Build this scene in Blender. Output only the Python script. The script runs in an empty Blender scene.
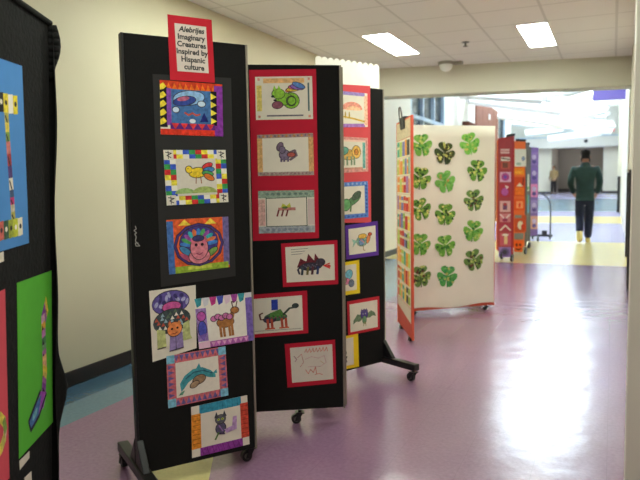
import bpy, bmesh, math, random
from mathutils import Vector, Matrix
random.seed(7)
SC = bpy.context.scene
COL = SC.collection
V = Vector

# ------------------------------------------------------------------ camera maths
F, H = 652.0, 1.29
TH, YAW, ROLL = math.radians(4.8995), math.radians(24.1868), math.radians(0.9)
fw = V((-math.sin(YAW) * math.cos(TH), math.cos(YAW) * math.cos(TH), -math.sin(TH)))
rt = V((math.cos(YAW), math.sin(YAW), 0))
up = rt.cross(fw)
cr = rt * math.cos(ROLL) - up * math.sin(ROLL)
cu = up * math.cos(ROLL) + rt * math.sin(ROLL)
EYE = V((0, 0, H))


def ray(x, y):
    return cr * (x - 320) + cu * (240 - y) + fw * F


def on_z(x, y, z=0.0):
    d = ray(x, y)
    return EYE + d * ((z - H) / d.z)


def on_y(x, y, Y):
    d = ray(x, y)
    return EYE + d * (Y / d.y)


def on_x(x, y, X):
    d = ray(x, y)
    return EYE + d * (X / d.x)


# ------------------------------------------------------------------ materials
def lin(c):
    def f(u):
        u /= 255.0
        return u / 12.92 if u <= 0.04045 else ((u + 0.055) / 1.055) ** 2.4
    return (f(c[0]), f(c[1]), f(c[2]), 1.0)


MATS = {}


def mat(name, c, rough=0.6, metal=0.0, noise=0.0, nscale=40.0, bump=0.0, bscale=200.0, spec=0.5, sheen=0.0):
    if name in MATS:
        return MATS[name]
    m = bpy.data.materials.new(name)
    m.use_nodes = True
    nt = m.node_tree
    b = nt.nodes['Principled BSDF']
    b.inputs['Roughness'].default_value = rough
    b.inputs['Metallic'].default_value = metal
    b.inputs['Specular IOR Level'].default_value = spec
    b.inputs['Base Color'].default_value = lin(c)
    tc = nt.nodes.new('ShaderNodeTexCoord')
    if noise:
        n = nt.nodes.new('ShaderNodeTexNoise')
        n.inputs['Scale'].default_value = nscale
        n.inputs['Detail'].default_value = 3
        nt.links.new(tc.outputs['Object'], n.inputs['Vector'])
        r = nt.nodes.new('ShaderNodeMapRange')
        r.inputs[1].default_value = 0.3
        r.inputs[2].default_value = 0.7
        r.inputs[3].default_value = 1 - noise
        r.inputs[4].default_value = 1 + noise
        nt.links.new(n.outputs['Fac'], r.inputs[0])
        mx = nt.nodes.new('ShaderNodeVectorMath')
        mx.operation = 'SCALE'
        mx.inputs[0].default_value = lin(c)[:3]
        nt.links.new(r.outputs[0], mx.inputs['Scale'])
        nt.links.new(mx.outputs[0], b.inputs['Base Color'])
    if bump:
        n2 = nt.nodes.new('ShaderNodeTexNoise')
        n2.inputs['Scale'].default_value = bscale
        n2.inputs['Detail'].default_value = 2
        nt.links.new(tc.outputs['Object'], n2.inputs['Vector'])
        bp = nt.nodes.new('ShaderNodeBump')
        bp.inputs['Strength'].default_value = bump
        bp.inputs['Distance'].default_value = 0.01
        nt.links.new(n2.outputs['Fac'], bp.inputs['Height'])
        nt.links.new(bp.outputs['Normal'], b.inputs['Normal'])
    MATS[name] = m
    return m


def emit(name, c, s):
    if name in MATS:
        return MATS[name]
    m = bpy.data.materials.new(name)
    m.use_nodes = True
    b = m.node_tree.nodes['Principled BSDF']
    b.inputs['Base Color'].default_value = lin(c)
    b.inputs['Emission Color'].default_value = lin(c)
    b.inputs['Emission Strength'].default_value = s
    MATS[name] = m
    return m


def paint(c):
    """crayon or paper colour, one material per colour"""
    return mat('ink_%02x%02x%02x' % tuple(c), c, 0.75, noise=0.04 if min(c) > 170 else 0.30, nscale=70, spec=0.2)


def card(c):
    """plain coloured paper or card"""
    return mat('card_%02x%02x%02x' % tuple(c), c, 0.8, noise=0.03, nscale=20, spec=0.2)


def glass_mat(name='window_glass', tint=(0.80, 0.90, 0.97, 1)):
    m = bpy.data.materials.new(name)
    m.use_nodes = True
    nt = m.node_tree
    for n in list(nt.nodes):
        nt.nodes.remove(n)
    o = nt.nodes.new('ShaderNodeOutputMaterial')
    mx = nt.nodes.new('ShaderNodeMixShader')
    t = nt.nodes.new('ShaderNodeBsdfTransparent')
    t.inputs[0].default_value = tint
    g = nt.nodes.new('ShaderNodeBsdfGlossy')
    g.inputs['Roughness'].default_value = 0.02
    mx.inputs[0].default_value = 0.07
    nt.links.new(t.outputs[0], mx.inputs[1])
    nt.links.new(g.outputs[0], mx.inputs[2])
    nt.links.new(mx.outputs[0], o.inputs[0])
    return m


M_BLACK = mat('black_felt', (27, 26, 25), 0.95, noise=0.25, nscale=300, bump=0.15, bscale=600, spec=0.15)
M_CLOTH = mat('black_cloth', (24, 24, 23), 0.9, noise=0.2, nscale=30, bump=0.3, bscale=60, spec=0.15)
M_BFRAME = mat('black_metal', (26, 26, 26), 0.4, spec=0.4)
M_ALU = mat('grey_aluminium', (150, 142, 128), 0.45, metal=0.6, noise=0.05)
M_WHEEL = mat('black_rubber', (22, 22, 23), 0.5)
M_HUB = mat('caster_hub', (120, 118, 115), 0.35, metal=0.8)
M_WALL = mat('cream_wall_paint', (208, 202, 172), 0.55, noise=0.025, nscale=2.0, bump=0.03, bscale=150)
M_RWALL = mat('beige_wall_paint', (222, 216, 198), 0.5, noise=0.02, nscale=2.0)
M_HEAD = mat('header_paint', (204, 202, 184), 0.6, noise=0.02, nscale=2.0)
M_ATR = mat('atrium_white_paint', (228, 225, 213), 0.6, noise=0.01, nscale=2.0)
M_CREAM = mat('atrium_cream_paint', (228, 222, 200), 0.6, noise=0.02, nscale=2.0)
M_BASE = mat('black_baseboard', (30, 28, 26), 0.45)
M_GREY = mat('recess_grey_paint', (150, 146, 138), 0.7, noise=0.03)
M_WHITE = mat('white_plastic', (230, 230, 226), 0.4)
M_GLASS = glass_mat()
M_TINT = glass_mat('sky_dimming_glass', (0.13, 0.15, 0.165, 1))  # dark pane tint stands in for a dimmer view outside than the sky


# ------------------------------------------------------------------ mesh builder
class MB:
    def __init__(s):
        s.v, s.f, s.mi, s.mats = [], [], [], []

    def m(s, material):
        if material not in s.mats:
            s.mats.append(material)
        return s.mats.index(material)

    def poly(s, pts, material):
        i = len(s.v)
        s.v += [V(p) for p in pts]
        s.f.append(list(range(i, i + len(pts))))
        s.mi.append(s.m(material))

    def faces(s, pts, faces, material):
        i = len(s.v)
        s.v += [V(p) for p in pts]
        k = s.m(material)
        for f in faces:
            s.f.append([i + q for q in f])
            s.mi.append(k)

    def prism(s, front, d, material):
        """front: ring of points, extruded by vector d"""
        n = len(front)
        d = V(d)
        pts = [V(p) for p in front] + [V(p) + d for p in front]
        fs = [list(range(n)), list(range(2 * n - 1, n - 1, -1))]
        for i in range(n):
            j = (i + 1) % n
            fs.append([i, n + i, n + j, j])
        s.faces(pts, fs, material)

    def box(s, c, size, material, rot=None):
        hx, hy, hz = size[0] / 2, size[1] / 2, size[2] / 2
        R = rot if rot is not None else Matrix.Identity(3)
        P = [V(c) + R @ V((x * hx, y * hy, z * hz)) for z in (-1, 1) for x, y in ((-1, -1), (1, -1), (1, 1), (-1, 1))]
        s.faces(P, [(3, 2, 1, 0), (4, 5, 6, 7), (0, 1, 5, 4), (1, 2, 6, 5), (2, 3, 7, 6), (3, 0, 4, 7)], material)

    def cyl(s, a, b, r, material, n=16, r2=None):
        a, b = V(a), V(b)
        r2 = r if r2 is None else r2
        ax = (b - a).normalized()
        q = V((0, 0, 1)) if abs(ax.z) < 0.9 else V((1, 0, 0))
        e1 = ax.cross(q).normalized()
        e2 = ax.cross(e1)
        A = [a + (e1 * math.cos(2 * math.pi * i / n) + e2 * math.sin(2 * math.pi * i / n)) * r for i in range(n)]
        B = [b + (e1 * math.cos(2 * math.pi * i / n) + e2 * math.sin(2 * math.pi * i / n)) * r2 for i in range(n)]
        fs = [list(range(n - 1, -1, -1)), list(range(n, 2 * n))]
        fs += [[i, (i + 1) % n, n + (i + 1) % n, n + i] for i in range(n)]
        s.faces(A + B, fs, material)

    def tube(s, pts, r, material, n=10):
        for a, b in zip(pts[:-1], pts[1:]):
            s.cyl(a, b, r, material, n)

    def build(s, name, parent=None, base=None, smooth=False, bevel=0.0, fix=True):
        base = V(base) if base is not None else V((0, 0, 0))
        me = bpy.data.meshes.new(name)
        me.from_pydata([tuple(p - base) for p in s.v], [], s.f)
        for m_ in s.mats:
            me.materials.append(m_)
        for p, k in zip(me.polygons, s.mi):
            p.material_index = k
            p.use_smooth = smooth
        if fix:
            bm = bmesh.new()
            bm.from_mesh(me)
            bmesh.ops.recalc_face_normals(bm, faces=bm.faces)
            bm.to_mesh(me)
            bm.free()
        o = bpy.data.objects.new(name, me)
        COL.objects.link(o)
        if parent is not None:
            o.parent = parent
        else:
            o.location = base
        if bevel:
            md = o.modifiers.new('bevel', 'BEVEL')
            md.width = bevel
            md.segments = 2
            md.limit_method = 'ANGLE'
        return o


def tag(o, label=None, cat=None, group=None, kind=None):
    if label:
        o['label'] = label
    if cat:
        o['category'] = cat
    if group:
        o['group'] = group
    if kind:
        o['kind'] = kind
    return o


def thing(name, loc, label, cat, group=None):
    o = bpy.data.objects.new(name, None)
    o.empty_display_size = 0.1
    COL.objects.link(o)
    o.location = loc
    return tag(o, label, cat, group)


def struct(o, label=None):
    o['kind'] = 'structure'
    return o


# ------------------------------------------------------------------ vertical display planes
class Plane:
    """upright plane through a (left end as seen) and b (right end); n faces the viewer"""

    def __init__(s, a, b, lean=0.0):
        s.lean = lean
        s.a = V((a[0], a[1], 0))
        s.b = V((b[0], b[1], 0))
        s.d = (s.b - s.a).normalized()
        s.w = (s.b - s.a).length
        n = s.d.cross(V((0, 0, 1)))
        if n.dot(V((0, 0, 0)) - s.a) < 0:
            n = -n
        s.n = n
        s.flip = s.d.cross(V((0, 0, 1))).dot(n) < 0

    def uv(s, x, y):
        d = ray(x, y)
        t = (s.lean * (H - 1.905) - (EYE - s.a).dot(s.n)) / (d.dot(s.n) - s.lean * d.z)
        p = EYE + d * t
        return ((p - s.a).dot(s.d), p.z)

    def pt(s, u, z, off=0.0):
        return s.a + s.d * u + V((0, 0, z)) + s.n * (off + s.lean * (z - 1.905))


TOPZ, BOTZ = 1.905, 0.08
P0 = Plane((-1.600, 1.204), (-1.930, 1.864), 0.042)
P1 = Plane((-1.800, 2.102), (-1.480, 2.548))
P2 = Plane((-1.835, 2.880), (-1.303, 3.203))
P3 = Plane((-1.662, 3.610), (-1.390, 4.160))
PR = Plane((-1.745, 5.563), (-1.425, 4.918))
PS = Plane((-1.815, 6.014), (-1.075, 6.680))


# ------------------------------------------------------------------ sheets of paper and drawings
class Sheet:
    """paper at four photo corners (tl, tr, br, bl) lying on a display plane"""

    def __init__(s, plane, q, off):
        s.p = plane
        s.c = [plane.uv(*k) for k in q]
        s.off = off

    def at(s, u, t, dz=0.0):
        a, b, c, d = [V((k[0], k[1])) for k in s.c]
        top = a.lerp(b, u)
        bot = d.lerp(c, u)
        k = top.lerp(bot, t)
        return s.p.pt(k.x, k.y, s.off + dz)

    def sub(s, l, t, r, b, off=None):
        """inner sheet given margins as fractions"""
        o = Sheet.__new__(Sheet)
        o.p = s.p
        o.off = s.off + 0.0009 if off is None else off
        o.c = []
        for u, v in ((l, t), (1 - r, t), (1 - r, 1 - b), (l, 1 - b)):
            a, bb, c, d = [V((k[0], k[1])) for k in s.c]
            o.c.append(tuple(a.lerp(bb, u).lerp(d.lerp(c, u), v)))
        return o

    def center(s):
        return s.at(0.5, 0.5)


class Draw:
    """coloured shapes drawn on one sheet, collected in one mesh with the paper itself"""

    def __init__(s, sheet, paper, curl=None):
        s.s = sheet
        s.b = MB()
        s.k = 0
        s.th = 0.0006
        ring = [sheet.at(0, 0, s.th), sheet.at(1, 0, s.th), sheet.at(1, 1, s.th), sheet.at(0, 1, s.th)]
        s.b.prism(ring, sheet.p.n * -s.th, card(paper))

    def _off(s):
        s.k += 1
        return s.th + 0.00012 + 0.000035 * s.k

    def poly(s, c, pts):
        o = s._off()
        s.b.poly([s.s.at(u, t, o) for u, t in pts], paint(c))

    def rect(s, c, u0, t0, u1, t1):
        s.poly(c, [(u0, t0), (u1, t0), (u1, t1), (u0, t1)])

    def ell(s, c, u, t, ru, rt_, rot=0.0, n=20, a0=0, a1=360, line=True):
        ca, sa = math.cos(math.radians(rot)), math.sin(math.radians(rot))
        if min(ru, rt_) > 0.04 and a1 - a0 >= 360 and min(c) > 40 and line:
            s.ell((58, 50, 54), u, t, ru + 0.012, rt_ + 0.014, rot, n, line=False)   # pencil outline
        pts = []
        full = (a1 - a0) >= 360
        for i in range(n if full else n + 1):
            a = math.radians(a0 + (a1 - a0) * i / n)
            x, y = ru * math.cos(a), rt_ * math.sin(a)
            pts.append((u + x * ca - y * sa, t + x * sa + y * ca))
        s.poly(c, pts)

    def line(s, c, pts, w):
        for (x0, y0), (x1, y1) in zip(pts[:-1], pts[1:]):
            dx, dy = x1 - x0, y1 - y0
            L = math.hypot(dx, dy) or 1
            px, py = -dy / L * w / 2, dx / L * w / 2
            ex, ey = dx / L * w * 0.3, dy / L * w * 0.3
            s.poly(c, [(x0 + px - ex, y0 + py - ey), (x1 + px + ex, y1 + py + ey), (x1 - px + ex, y1 - py + ey), (x0 - px - ex, y0 - py - ey)])

    def frame(s, c, w, h=None):
        h = w if h is None else h
        s.rect(c, 0, 0, 1, h)
        s.rect(c, 0, 1 - h, 1, 1)
        s.rect(c, 0, h, w, 1 - h)
        s.rect(c, 1 - w, h, 1, 1 - h)

    def done(s, name, parent=None, base=None):
        return s.b.build(name, parent, base, fix=False)


WHITE = (226, 218, 200)
INK = (48, 44, 48)


def mount_sheet(sheet, c, name, parent, base):
    b = MB()
    ring = [sheet.at(0, 0, 0.0006), sheet.at(1, 0, 0.0006), sheet.at(1, 1, 0.0006), sheet.at(0, 1, 0.0006)]
    b.prism(ring, sheet.p.n * -0.0006, card(c))
    return b.build(name, parent, base)


def mounted(plane, q, colour, margins, draw, label, layer=1, paper=WHITE, cname='card_mount'):
    """a drawing glued on a coloured card"""
    sh = Sheet(plane, q, 0.001 * layer)
    base = sh.center()
    t = thing('creature_drawing', base, label, 'drawing', 'creature drawings pinned to the black room divider')
    mount_sheet(sh, colour, cname, t, base)
    d = Draw(sh.sub(*margins, off=0.001 * layer + 0.0008), paper)
    draw(d)
    d.done('drawing_paper', t, base)
    return t


def loose(plane, q, draw, label, layer=1, paper=WHITE):
    """a drawing pinned up without a card: one sheet"""
    sh = Sheet(plane, q, 0.001 * layer)
    d = Draw(sh, paper)
    draw(d)
    o = d.done('creature_drawing', None, sh.center())
    return tag(o, label, 'drawing', 'creature drawings pinned to the black room divider')


# ------------------------------------------------------------------ room divider pieces
def panel_part(plane, root, base, face=M_BLACK, name='panel', top=TOPZ, bot=BOTZ, th=0.036, strip=M_ALU):
    b = MB()
    st = 0.010
    ring = [plane.pt(st, bot), plane.pt(plane.w - st, bot), plane.pt(plane.w - st, top), plane.pt(st, top)]
    b.prism(ring, plane.n * -th, face)
    o = b.build(name, root, base, bevel=0.003)
    for u0, u1 in ((0.0, st), (plane.w - st, plane.w)):
        e = MB()
        sm = M_BFRAME if (u0 == 0.0 and strip is M_ALU) else strip
        ring = [plane.pt(u0, bot - 0.006, 0.002), plane.pt(u1, bot - 0.006, 0.002), plane.pt(u1, top, 0.002), plane.pt(u0, top, 0.002)]
        e.prism(ring, plane.n * -(th + 0.004), sm)
        tag(e.build('edge_strip', o, None, bevel=0.002), 'grey metal edge strip' if sm is M_ALU else None)
        o.children[-1].data.transform(Matrix.Translation(-base))
    return o


def caster(p, root, base, heading=(1, 0), r=0.032):
    """swivel caster: fork, stem, wheel with hub; p is the floor contact"""
    b = MB()
    h = V((heading[0], heading[1], 0)).normalized()
    s_ = h.cross(V((0, 0, 1)))
    c = V((p[0], p[1], r))
    b.cyl(c - s_ * 0.012, c + s_ * 0.012, r, M_WHEEL, 22)
    b.cyl(c - s_ * 0.0135, c + s_ * 0.0135, r * 0.55, M_HUB, 18)
    for k in (-1, 1):
        o = s_ * (0.019 * k)
        b.prism([c + o - h * 0.010 - V((0, 0, 0.008)), c + o + h * 0.010 - V((0, 0, 0.008)), c + o + h * 0.034 + V((0, 0, r + 0.006)), c + o + h * 0.006 + V((0, 0, r + 0.006))], s_ * 0.003 * k, M_BFRAME)
    tcen = c + h * 0.02 + V((0, 0, r + 0.006))
    b.box(tcen + V((0, 0, 0.002)), (0.046, 0.046, 0.005), M_BFRAME, Matrix.Rotation(math.atan2(h.y, h.x), 3, 'Z'))
    b.cyl(tcen, tcen + V((0, 0, 0.014)), 0.009, M_BFRAME, 12)
    o = b.build('caster', root, base)
    return o


def foot(p, axis, root, base, back=0.24, front=0.24, post=True):
    """T foot: a square tube lying across the panel end, a gusset post, casters at both ends"""
    a = V((axis[0], axis[1], 0)).normalized()
    p = V((p[0], p[1], 0))
    ang = math.atan2(a.y, a.x)
    R = Matrix.Rotation(ang, 3, 'Z')
    b = MB()
    L = back + front
    b.box(p + a * ((front - back) / 2) + V((0, 0, 0.097)), (L, 0.05, 0.042), M_BFRAME, R)
    if post:
        sd = V((-a.y, a.x, 0))
        for k in (1, -1):
            q = [p + a * (0.018 * k) + sd * -0.015 + V((0, 0, 0.117)), p + a * (0.11 * k) + sd * -0.015 + V((0, 0, 0.117)), p + a * (0.018 * k) + sd * -0.015 + V((0, 0, 0.23))]
            b.prism(q, sd * 0.03, M_BFRAME)
    o = b.build('foot', root, base, bevel=0.004)
    for e in (front - 0.03, -back + 0.03):
        q = p + a * e - a * 0.02
        c = caster((q.x, q.y), o, base, (a.x, a.y), r=0.027)
    return o


def casters_fix(o):
    return o


# ================================================================== THE SETTING
HC = 2.804
LX = -3.2045
# header line (bottom edge runs slightly askew to the corridor)
hl = on_z(382.5, 68.75, HC)
hr = on_z(632.5, 55.5, HC)
hd = (hr - hl).normalized()


def head_pt(X, back=0.0):
    t = (X - hl.x) / hd.x
    n = V((-hd.y, hd.x, 0))
    return V((hl.x, hl.y, 0)) + V((hd.x, hd.y, 0)) * t + n * back


# floor: one mesh, flat, then a gentle ramp towards the far end of the building
fb = MB()
ys = [(-5, 0), (24, 0), (34, 0.45), (56, 0.45)]
xs = [-9, -3.9, 1.9]
ftop = {}


def floor_material():
    m = bpy.data.materials.new('polished_tile_floor')
    m.use_nodes = True
    nt = m.node_tree
    L = nt.links.new
    b = nt.nodes['Principled BSDF']
    tc = nt.nodes.new('ShaderNodeTexCoord')
    sx = nt.nodes.new('ShaderNodeSeparateXYZ')
    L(tc.outputs['Object'], sx.inputs[0])

    def math_(op, a, v):
        n = nt.nodes.new('ShaderNodeMath')
        n.operation = op
        L(a, n.inputs[0])
        if hasattr(v, 'links'):
            L(v, n.inputs[1])
        else:
            n.inputs[1].default_value = v
        return n.outputs[0]

    def band(a, lo, hi):
        return math_('MULTIPLY', math_('GREATER_THAN', a, lo), math_('LESS_THAN', a, hi))

    def mix(fac, a, c):
        n = nt.nodes.new('ShaderNodeMix')
        n.data_type = 'RGBA'
        L(fac, n.inputs[0])
        if isinstance(a, tuple):
            n.inputs[6].default_value = a
        else:
            L(a, n.inputs[6])
        if isinstance(c, tuple):
            n.inputs[7].default_value = c
        else:
            L(c, n.inputs[7])
        return n.outputs[2]
    X, Y = sx.outputs[0], sx.outputs[1]
    # speckled vinyl tile
    n1 = nt.nodes.new('ShaderNodeTexNoise')
    n1.inputs['Scale'].default_value = 55
    n1.inputs['Detail'].default_value = 4
    L(tc.outputs['Object'], n1.inputs['Vector'])
    purple = mix(n1.outputs['Fac'], lin((126, 91, 119)), lin((154, 120, 147)))
    blue = mix(n1.outputs['Fac'], lin((84, 116, 134)), lin((108, 138, 154)))
    dblue = mix(n1.outputs['Fac'], lin((52, 86, 110)), lin((68, 102, 126)))
    cream = mix(n1.outputs['Fac'], lin((222, 200, 128)), lin((234, 214, 150)))
    lilac = mix(n1.outputs['Fac'], lin((158, 150, 186)), lin((182, 172, 202)))
    c = mix(math_('LESS_THAN', X, -2.70), purple, blue)
    c = mix(math_('MULTIPLY', math_('LESS_THAN', X, -2.25), math_('GREATER_THAN', Y, 6.2)), c, blue)
    c = mix(math_('LESS_THAN', X, -2.95), c, dblue)
    c = mix(math_('GREATER_THAN', Y, 10.6), c, cream)
    c = mix(math_('GREATER_THAN', Y, 14.6), c, lilac)
    c = mix(band(Y, 21.0, 24.5), c, cream)
    c = mix(band(Y, 26.5, 33.0), c, blue)
    # tile joints, 12 inch grid
    fx = math_('FRACT', math_('MULTIPLY', X, 1 / 0.305), 0)
    fy = math_('FRACT', math_('MULTIPLY', Y, 1 / 0.305), 0)
    jx = math_('LESS_THAN', fx, 0.006)
    jy = math_('LESS_THAN', fy, 0.006)
    j = math_('MULTIPLY', math_('MAXIMUM', jx, jy), 0.25)
    c = mix(j, c, (0.05, 0.03, 0.05, 1))
    L(c, b.inputs['Base Color'])
    b.inputs['Roughness'].default_value = 0.23
    b.inputs['Specular IOR Level'].default_value = 0.5
    b.inputs['Coat Weight'].default_value = 0.35
    b.inputs['Coat Roughness'].default_value = 0.2
    # slightly uneven wax
    n2 = nt.nodes.new('ShaderNodeTexNoise')
    n2.inputs['Scale'].default_value = 3.2
    n2.inputs['Detail'].default_value = 2
    n3 = nt.nodes.new('ShaderNodeTexNoise')
    n3.inputs['Scale'].default_value = 26
    n3.inputs['Detail'].default_value = 2
    L(tc.outputs['Object'], n2.inputs['Vector'])
    L(tc.outputs['Object'], n3.inputs['Vector'])
    s = math_('ADD', n2.outputs['Fac'], math_('MULTIPLY', n3.outputs['Fac'], 0.10))
    bp = nt.nodes.new('ShaderNodeBump')
    bp.inputs['Strength'].default_value = 0.25
    bp.inputs['Distance'].default_value = 0.02
    L(s, bp.inputs['Height'])
    L(bp.outputs['Normal'], b.inputs['Normal'])
    L(bp.outputs['Normal'], b.inputs['Coat Normal'])
    return m


M_FLOOR = floor_material()
for (y0, z0), (y1, z1) in zip(ys[:-1], ys[1:]):
    fb.poly([(-9, y0, z0), (2.2, y0, z0), (2.2, y1, z1), (-9, y1, z1)], M_FLOOR)
fb.poly([(-9, -5, -0.1), (2.2, -5, -0.1), (2.2, 56, -0.1), (-9, 56, -0.1)], M_FLOOR)
struct(fb.build('floor'))
# pale yellow floor inlay beside the first display board
iq = [on_z(224, 446.5), on_z(208, 484)]
i2 = [p - P1.d * 0.30 - P1.n * 0.0 for p in iq]
ib = MB()
ib.prism([p + V((0, 0, 0.0012)) for p in (iq[0] - P1.n * 0.10, iq[1], iq[1] - P1.d * 0.34 + P1.n * 0.02, iq[0] - P1.d * 0.34 - P1.n * 0.16)], (0, 0, -0.001),
         mat('yellow_floor_tile', (196, 184, 118), 0.22, noise=0.05, nscale=60))
struct(ib.build('floor_inlay'))


# ceiling with lay-in tiles
def ceiling_material():
    m = bpy.data.materials.new('acoustic_ceiling_tile')
    m.use_nodes = True
    nt = m.node_tree
    L = nt.links.new
    b = nt.nodes['Principled BSDF']
    b.inputs['Roughness'].default_value = 0.85
    tc = nt.nodes.new('ShaderNodeTexCoord')
    sx = nt.nodes.new('ShaderNodeSeparateXYZ')
    L(tc.outputs['Object'], sx.inputs[0])
    outs = []
    for k, off in ((0, 0.0), (1, 0.02)):
        a = nt.nodes.new('ShaderNodeMath')
        a.operation = 'MULTIPLY_ADD'
        L(sx.outputs[k], a.inputs[0])
        a.inputs[1].default_value = 1 / 0.61
        a.inputs[2].default_value = off + 0.02
        f = nt.nodes.new('ShaderNodeMath')
        f.operation = 'FRACT'
        L(a.outputs[0], f.inputs[0])
        l = nt.nodes.new('ShaderNodeMath')
        l.operation = 'LESS_THAN'
        L(f.outputs[0], l.inputs[0])
        l.inputs[1].default_value = 0.04
        outs.append(l.outputs[0])
    mx = nt.nodes.new('ShaderNodeMath')
    mx.operation = 'MAXIMUM'
    L(outs[0], mx.inputs[0])
    L(outs[1], mx.inputs[1])
    n = nt.nodes.new('ShaderNodeTexNoise')
    n.inputs['Scale'].default_value = 120
    n.inputs['Detail'].default_value = 3
    L(tc.outputs['Object'], n.inputs['Vector'])
    t = nt.nodes.new('ShaderNodeMix')
    t.data_type = 'RGBA'
    L(n.outputs['Fac'], t.inputs[0])
    t.inputs[6].default_value = lin((230, 228, 224))
    t.inputs[7].default_value = lin((238, 236, 233))
    g = nt.nodes.new('ShaderNodeMix')
    g.data_type = 'RGBA'
    L(mx.outputs[0], g.inputs[0])
    L(t.outputs[2], g.inputs[6])
    g.inputs[7].default_value = lin((214, 212, 208))  # grid lines painted darker to stand for the shadow along the bars
    L(g.outputs[2], b.inputs['Base Color'])
    bp = nt.nodes.new('ShaderNodeBump')
    bp.inputs['Strength'].default_value = 0.5
    bp.inputs['Distance'].default_value = 0.008
    inv = nt.nodes.new('ShaderNodeMath')
    inv.operation = 'SUBTRACT'
    inv.inputs[0].default_value = 1
    L(mx.outputs[0], inv.inputs[1])
    L(inv.outputs[0], bp.inputs['Height'])
    L(bp.outputs['Normal'], b.inputs['Normal'])
    return m


M_CEIL = ceiling_material()
cb = MB()
ceil_ring = [V((-3.35, -5, HC)), V((2.2, -5, HC)), head_pt(2.2) + V((0, 0, HC)), head_pt(-3.35) + V((0, 0, HC))]
cb.prism(ceil_ring, (0, 0, 0.05), M_CEIL)
struct(cb.build('ceiling'))

# left wall, near part
wb = MB()
yl = head_pt(LX).y
wb.prism([(LX, -5, 0), (LX, yl, 0), (LX, yl, HC), (LX, -5, HC)], (-0.15, 0, 0), M_WALL)
struct(wb.build('wall_left'))
bb = MB()
bb.prism([(LX, -5, 0), (LX, yl, 0), (LX, yl, 0.102), (LX, -5, 0.102)], (0.012, 0, 0), M_BASE)
struct(bb.build('baseboard_left', bevel=0.003))
# back wall behind the camera
kb = MB()
kb.prism([(-3.35, -5, 0), (2.2, -5, 0), (2.2, -5, HC), (-3.35, -5, HC)], (0, 0.1, 0), M_WALL)
struct(kb.build('wall_back'))
# right wall: recess by the camera, then the long corridor wall close on the right
rb = MB()
rb2 = MB()
w0, w1 = V((0.052, 2.1, 0)), V((0.205, 7.7, 0))
w2 = head_pt(0.215)
zz = V((0, 0, HC))
for a, b_ in (((2.05, -5, 0), (2.05, 2.1, 0)), ((2.05, 2.1, 0), tuple(w0))):
    a, b_ = V(a), V(b_)
    rb2.prism([a, b_, b_ + zz, a + zz], (0.15, 0, 0) if a.x == b_.x else (0, 0.15, 0), M_RWALL)
for a, b_ in ((w0 + V((0.002, 0.1, 0)), w1), (w1, w2)):
    rb.prism([a, b_, b_ + zz, a + zz], (0.3, 0, 0), M_RWALL)
struct(rb.build('wall_right'))
struct(rb2.build('wall_side'))
# header between corridor and atrium
hb = MB()
zh = 2.441
n_ = V((-hd.y, hd.x, 0)).normalized()
a, b_ = head_pt(-3.8), head_pt(2.2)
hb.prism([a + V((0, 0, zh)), b_ + V((0, 0, zh)), b_ + V((0, 0, 7.2)), a + V((0, 0, 7.2))], n_ * 0.35, M_HEAD)
struct(hb.build('wall_header', bevel=0.006))

# atrium walls
AX, AR, AZ, AE = -3.6, 0.215, 7.0, 44.0
yh = head_pt(AX).y
# left atrium wall with a tall window, a timber clad bay and a slim window
lw = MB()


def wall_x(bld, X, y0, y1, z0, z1, m_, th=-0.2):
    bld.prism([(X, y0, z0), (X, y1, z0), (X, y1, z1), (X, y0, z1)], (th, 0, 0), m_)


WY0, WY1, WZ0, WZ1 = 12.4, 15.2, 0.9, 4.3
SY0, SY1 = 23.0, 24.6
for y0, y1, z0, z1 in ((yh, WY0, 0, AZ), (WY0, WY1, 0, WZ0), (WY0, WY1, WZ1, AZ), (WY1, SY0, 0, AZ), (SY0, SY1, 0, 0.9), (SY0, SY1, 3.6, AZ), (SY1, 26.0, 0, AZ)):
    wall_x(lw, AX, y0, y1, z0, z1, M_ATR)
struct(lw.build('wall_atrium_left'))
lw = MB()
lw.prism([(AX - 0.2, 26, 0), (-8.5, 26, 0), (-8.5, 26, AZ), (AX - 0.2, 26, AZ)], (0, -0.2, 0), M_ATR)
lw.prism([(-8.5, 26, 0), (-8.5, AE, 0.0), (-8.5, AE, AZ), (-8.5, 26, AZ)], (-0.2, 0, 0), M_ATR)
# return of the corridor wall behind the header
lw.prism([(LX, yl + 0.02, 0), (AX - 0.2, yl + 0.02, 0), (AX - 0.2, yl + 0.02, zh), (LX, yl + 0.02, zh)], (0, 0.12, 0), M_ATR)
struct(lw.build('wall_lobby'))
lb = MB()
lb.prism([(AX, yh + 0.2, 0), (AX, 26, 0), (AX, 26, 0.1), (AX, yh + 0.2, 0.1)], (0.012, 0, 0), M_BASE)
struct(lb.build('baseboard_atrium_left'))
M_WFR = mat('blue_grey_window_frame', (168, 186, 206), 0.4)


def window(name, y0, y1, z0, z1, nv, nh):
    root = thing(name, (AX, y0, z0), None, None)
    root['kind'] = 'structure'
    base = root.location.copy()
    f = MB()
    w = 0.07
    for yy in [y0 + w / 2 + (y1 - y0 - w) * i / nv for i in range(nv + 1)]:
        f.box((AX - 0.06, yy, (z0 + z1) / 2), (0.12, w, z1 - z0), M_WFR)
    for zz_ in [z0 + w / 2 + (z1 - z0 - w) * i / nh for i in range(nh + 1)]:
        f.box((AX - 0.06, (y0 + y1) / 2, zz_), (0.11, y1 - y0, w), M_WFR)
    f.build('window_frame', root, base)
    g = MB()
    g.box((AX - 0.08, (y0 + y1) / 2, (z0 + z1) / 2), (0.01, y1 - y0 - 0.02, z1 - z0 - 0.02), M_TINT)
    g.build('window_pane', root, base)


window('window_1', WY0, WY1, WZ0, WZ1, 3, 2)
window('window_2', SY0, SY1, 0.9, 3.6, 1, 2)
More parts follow.
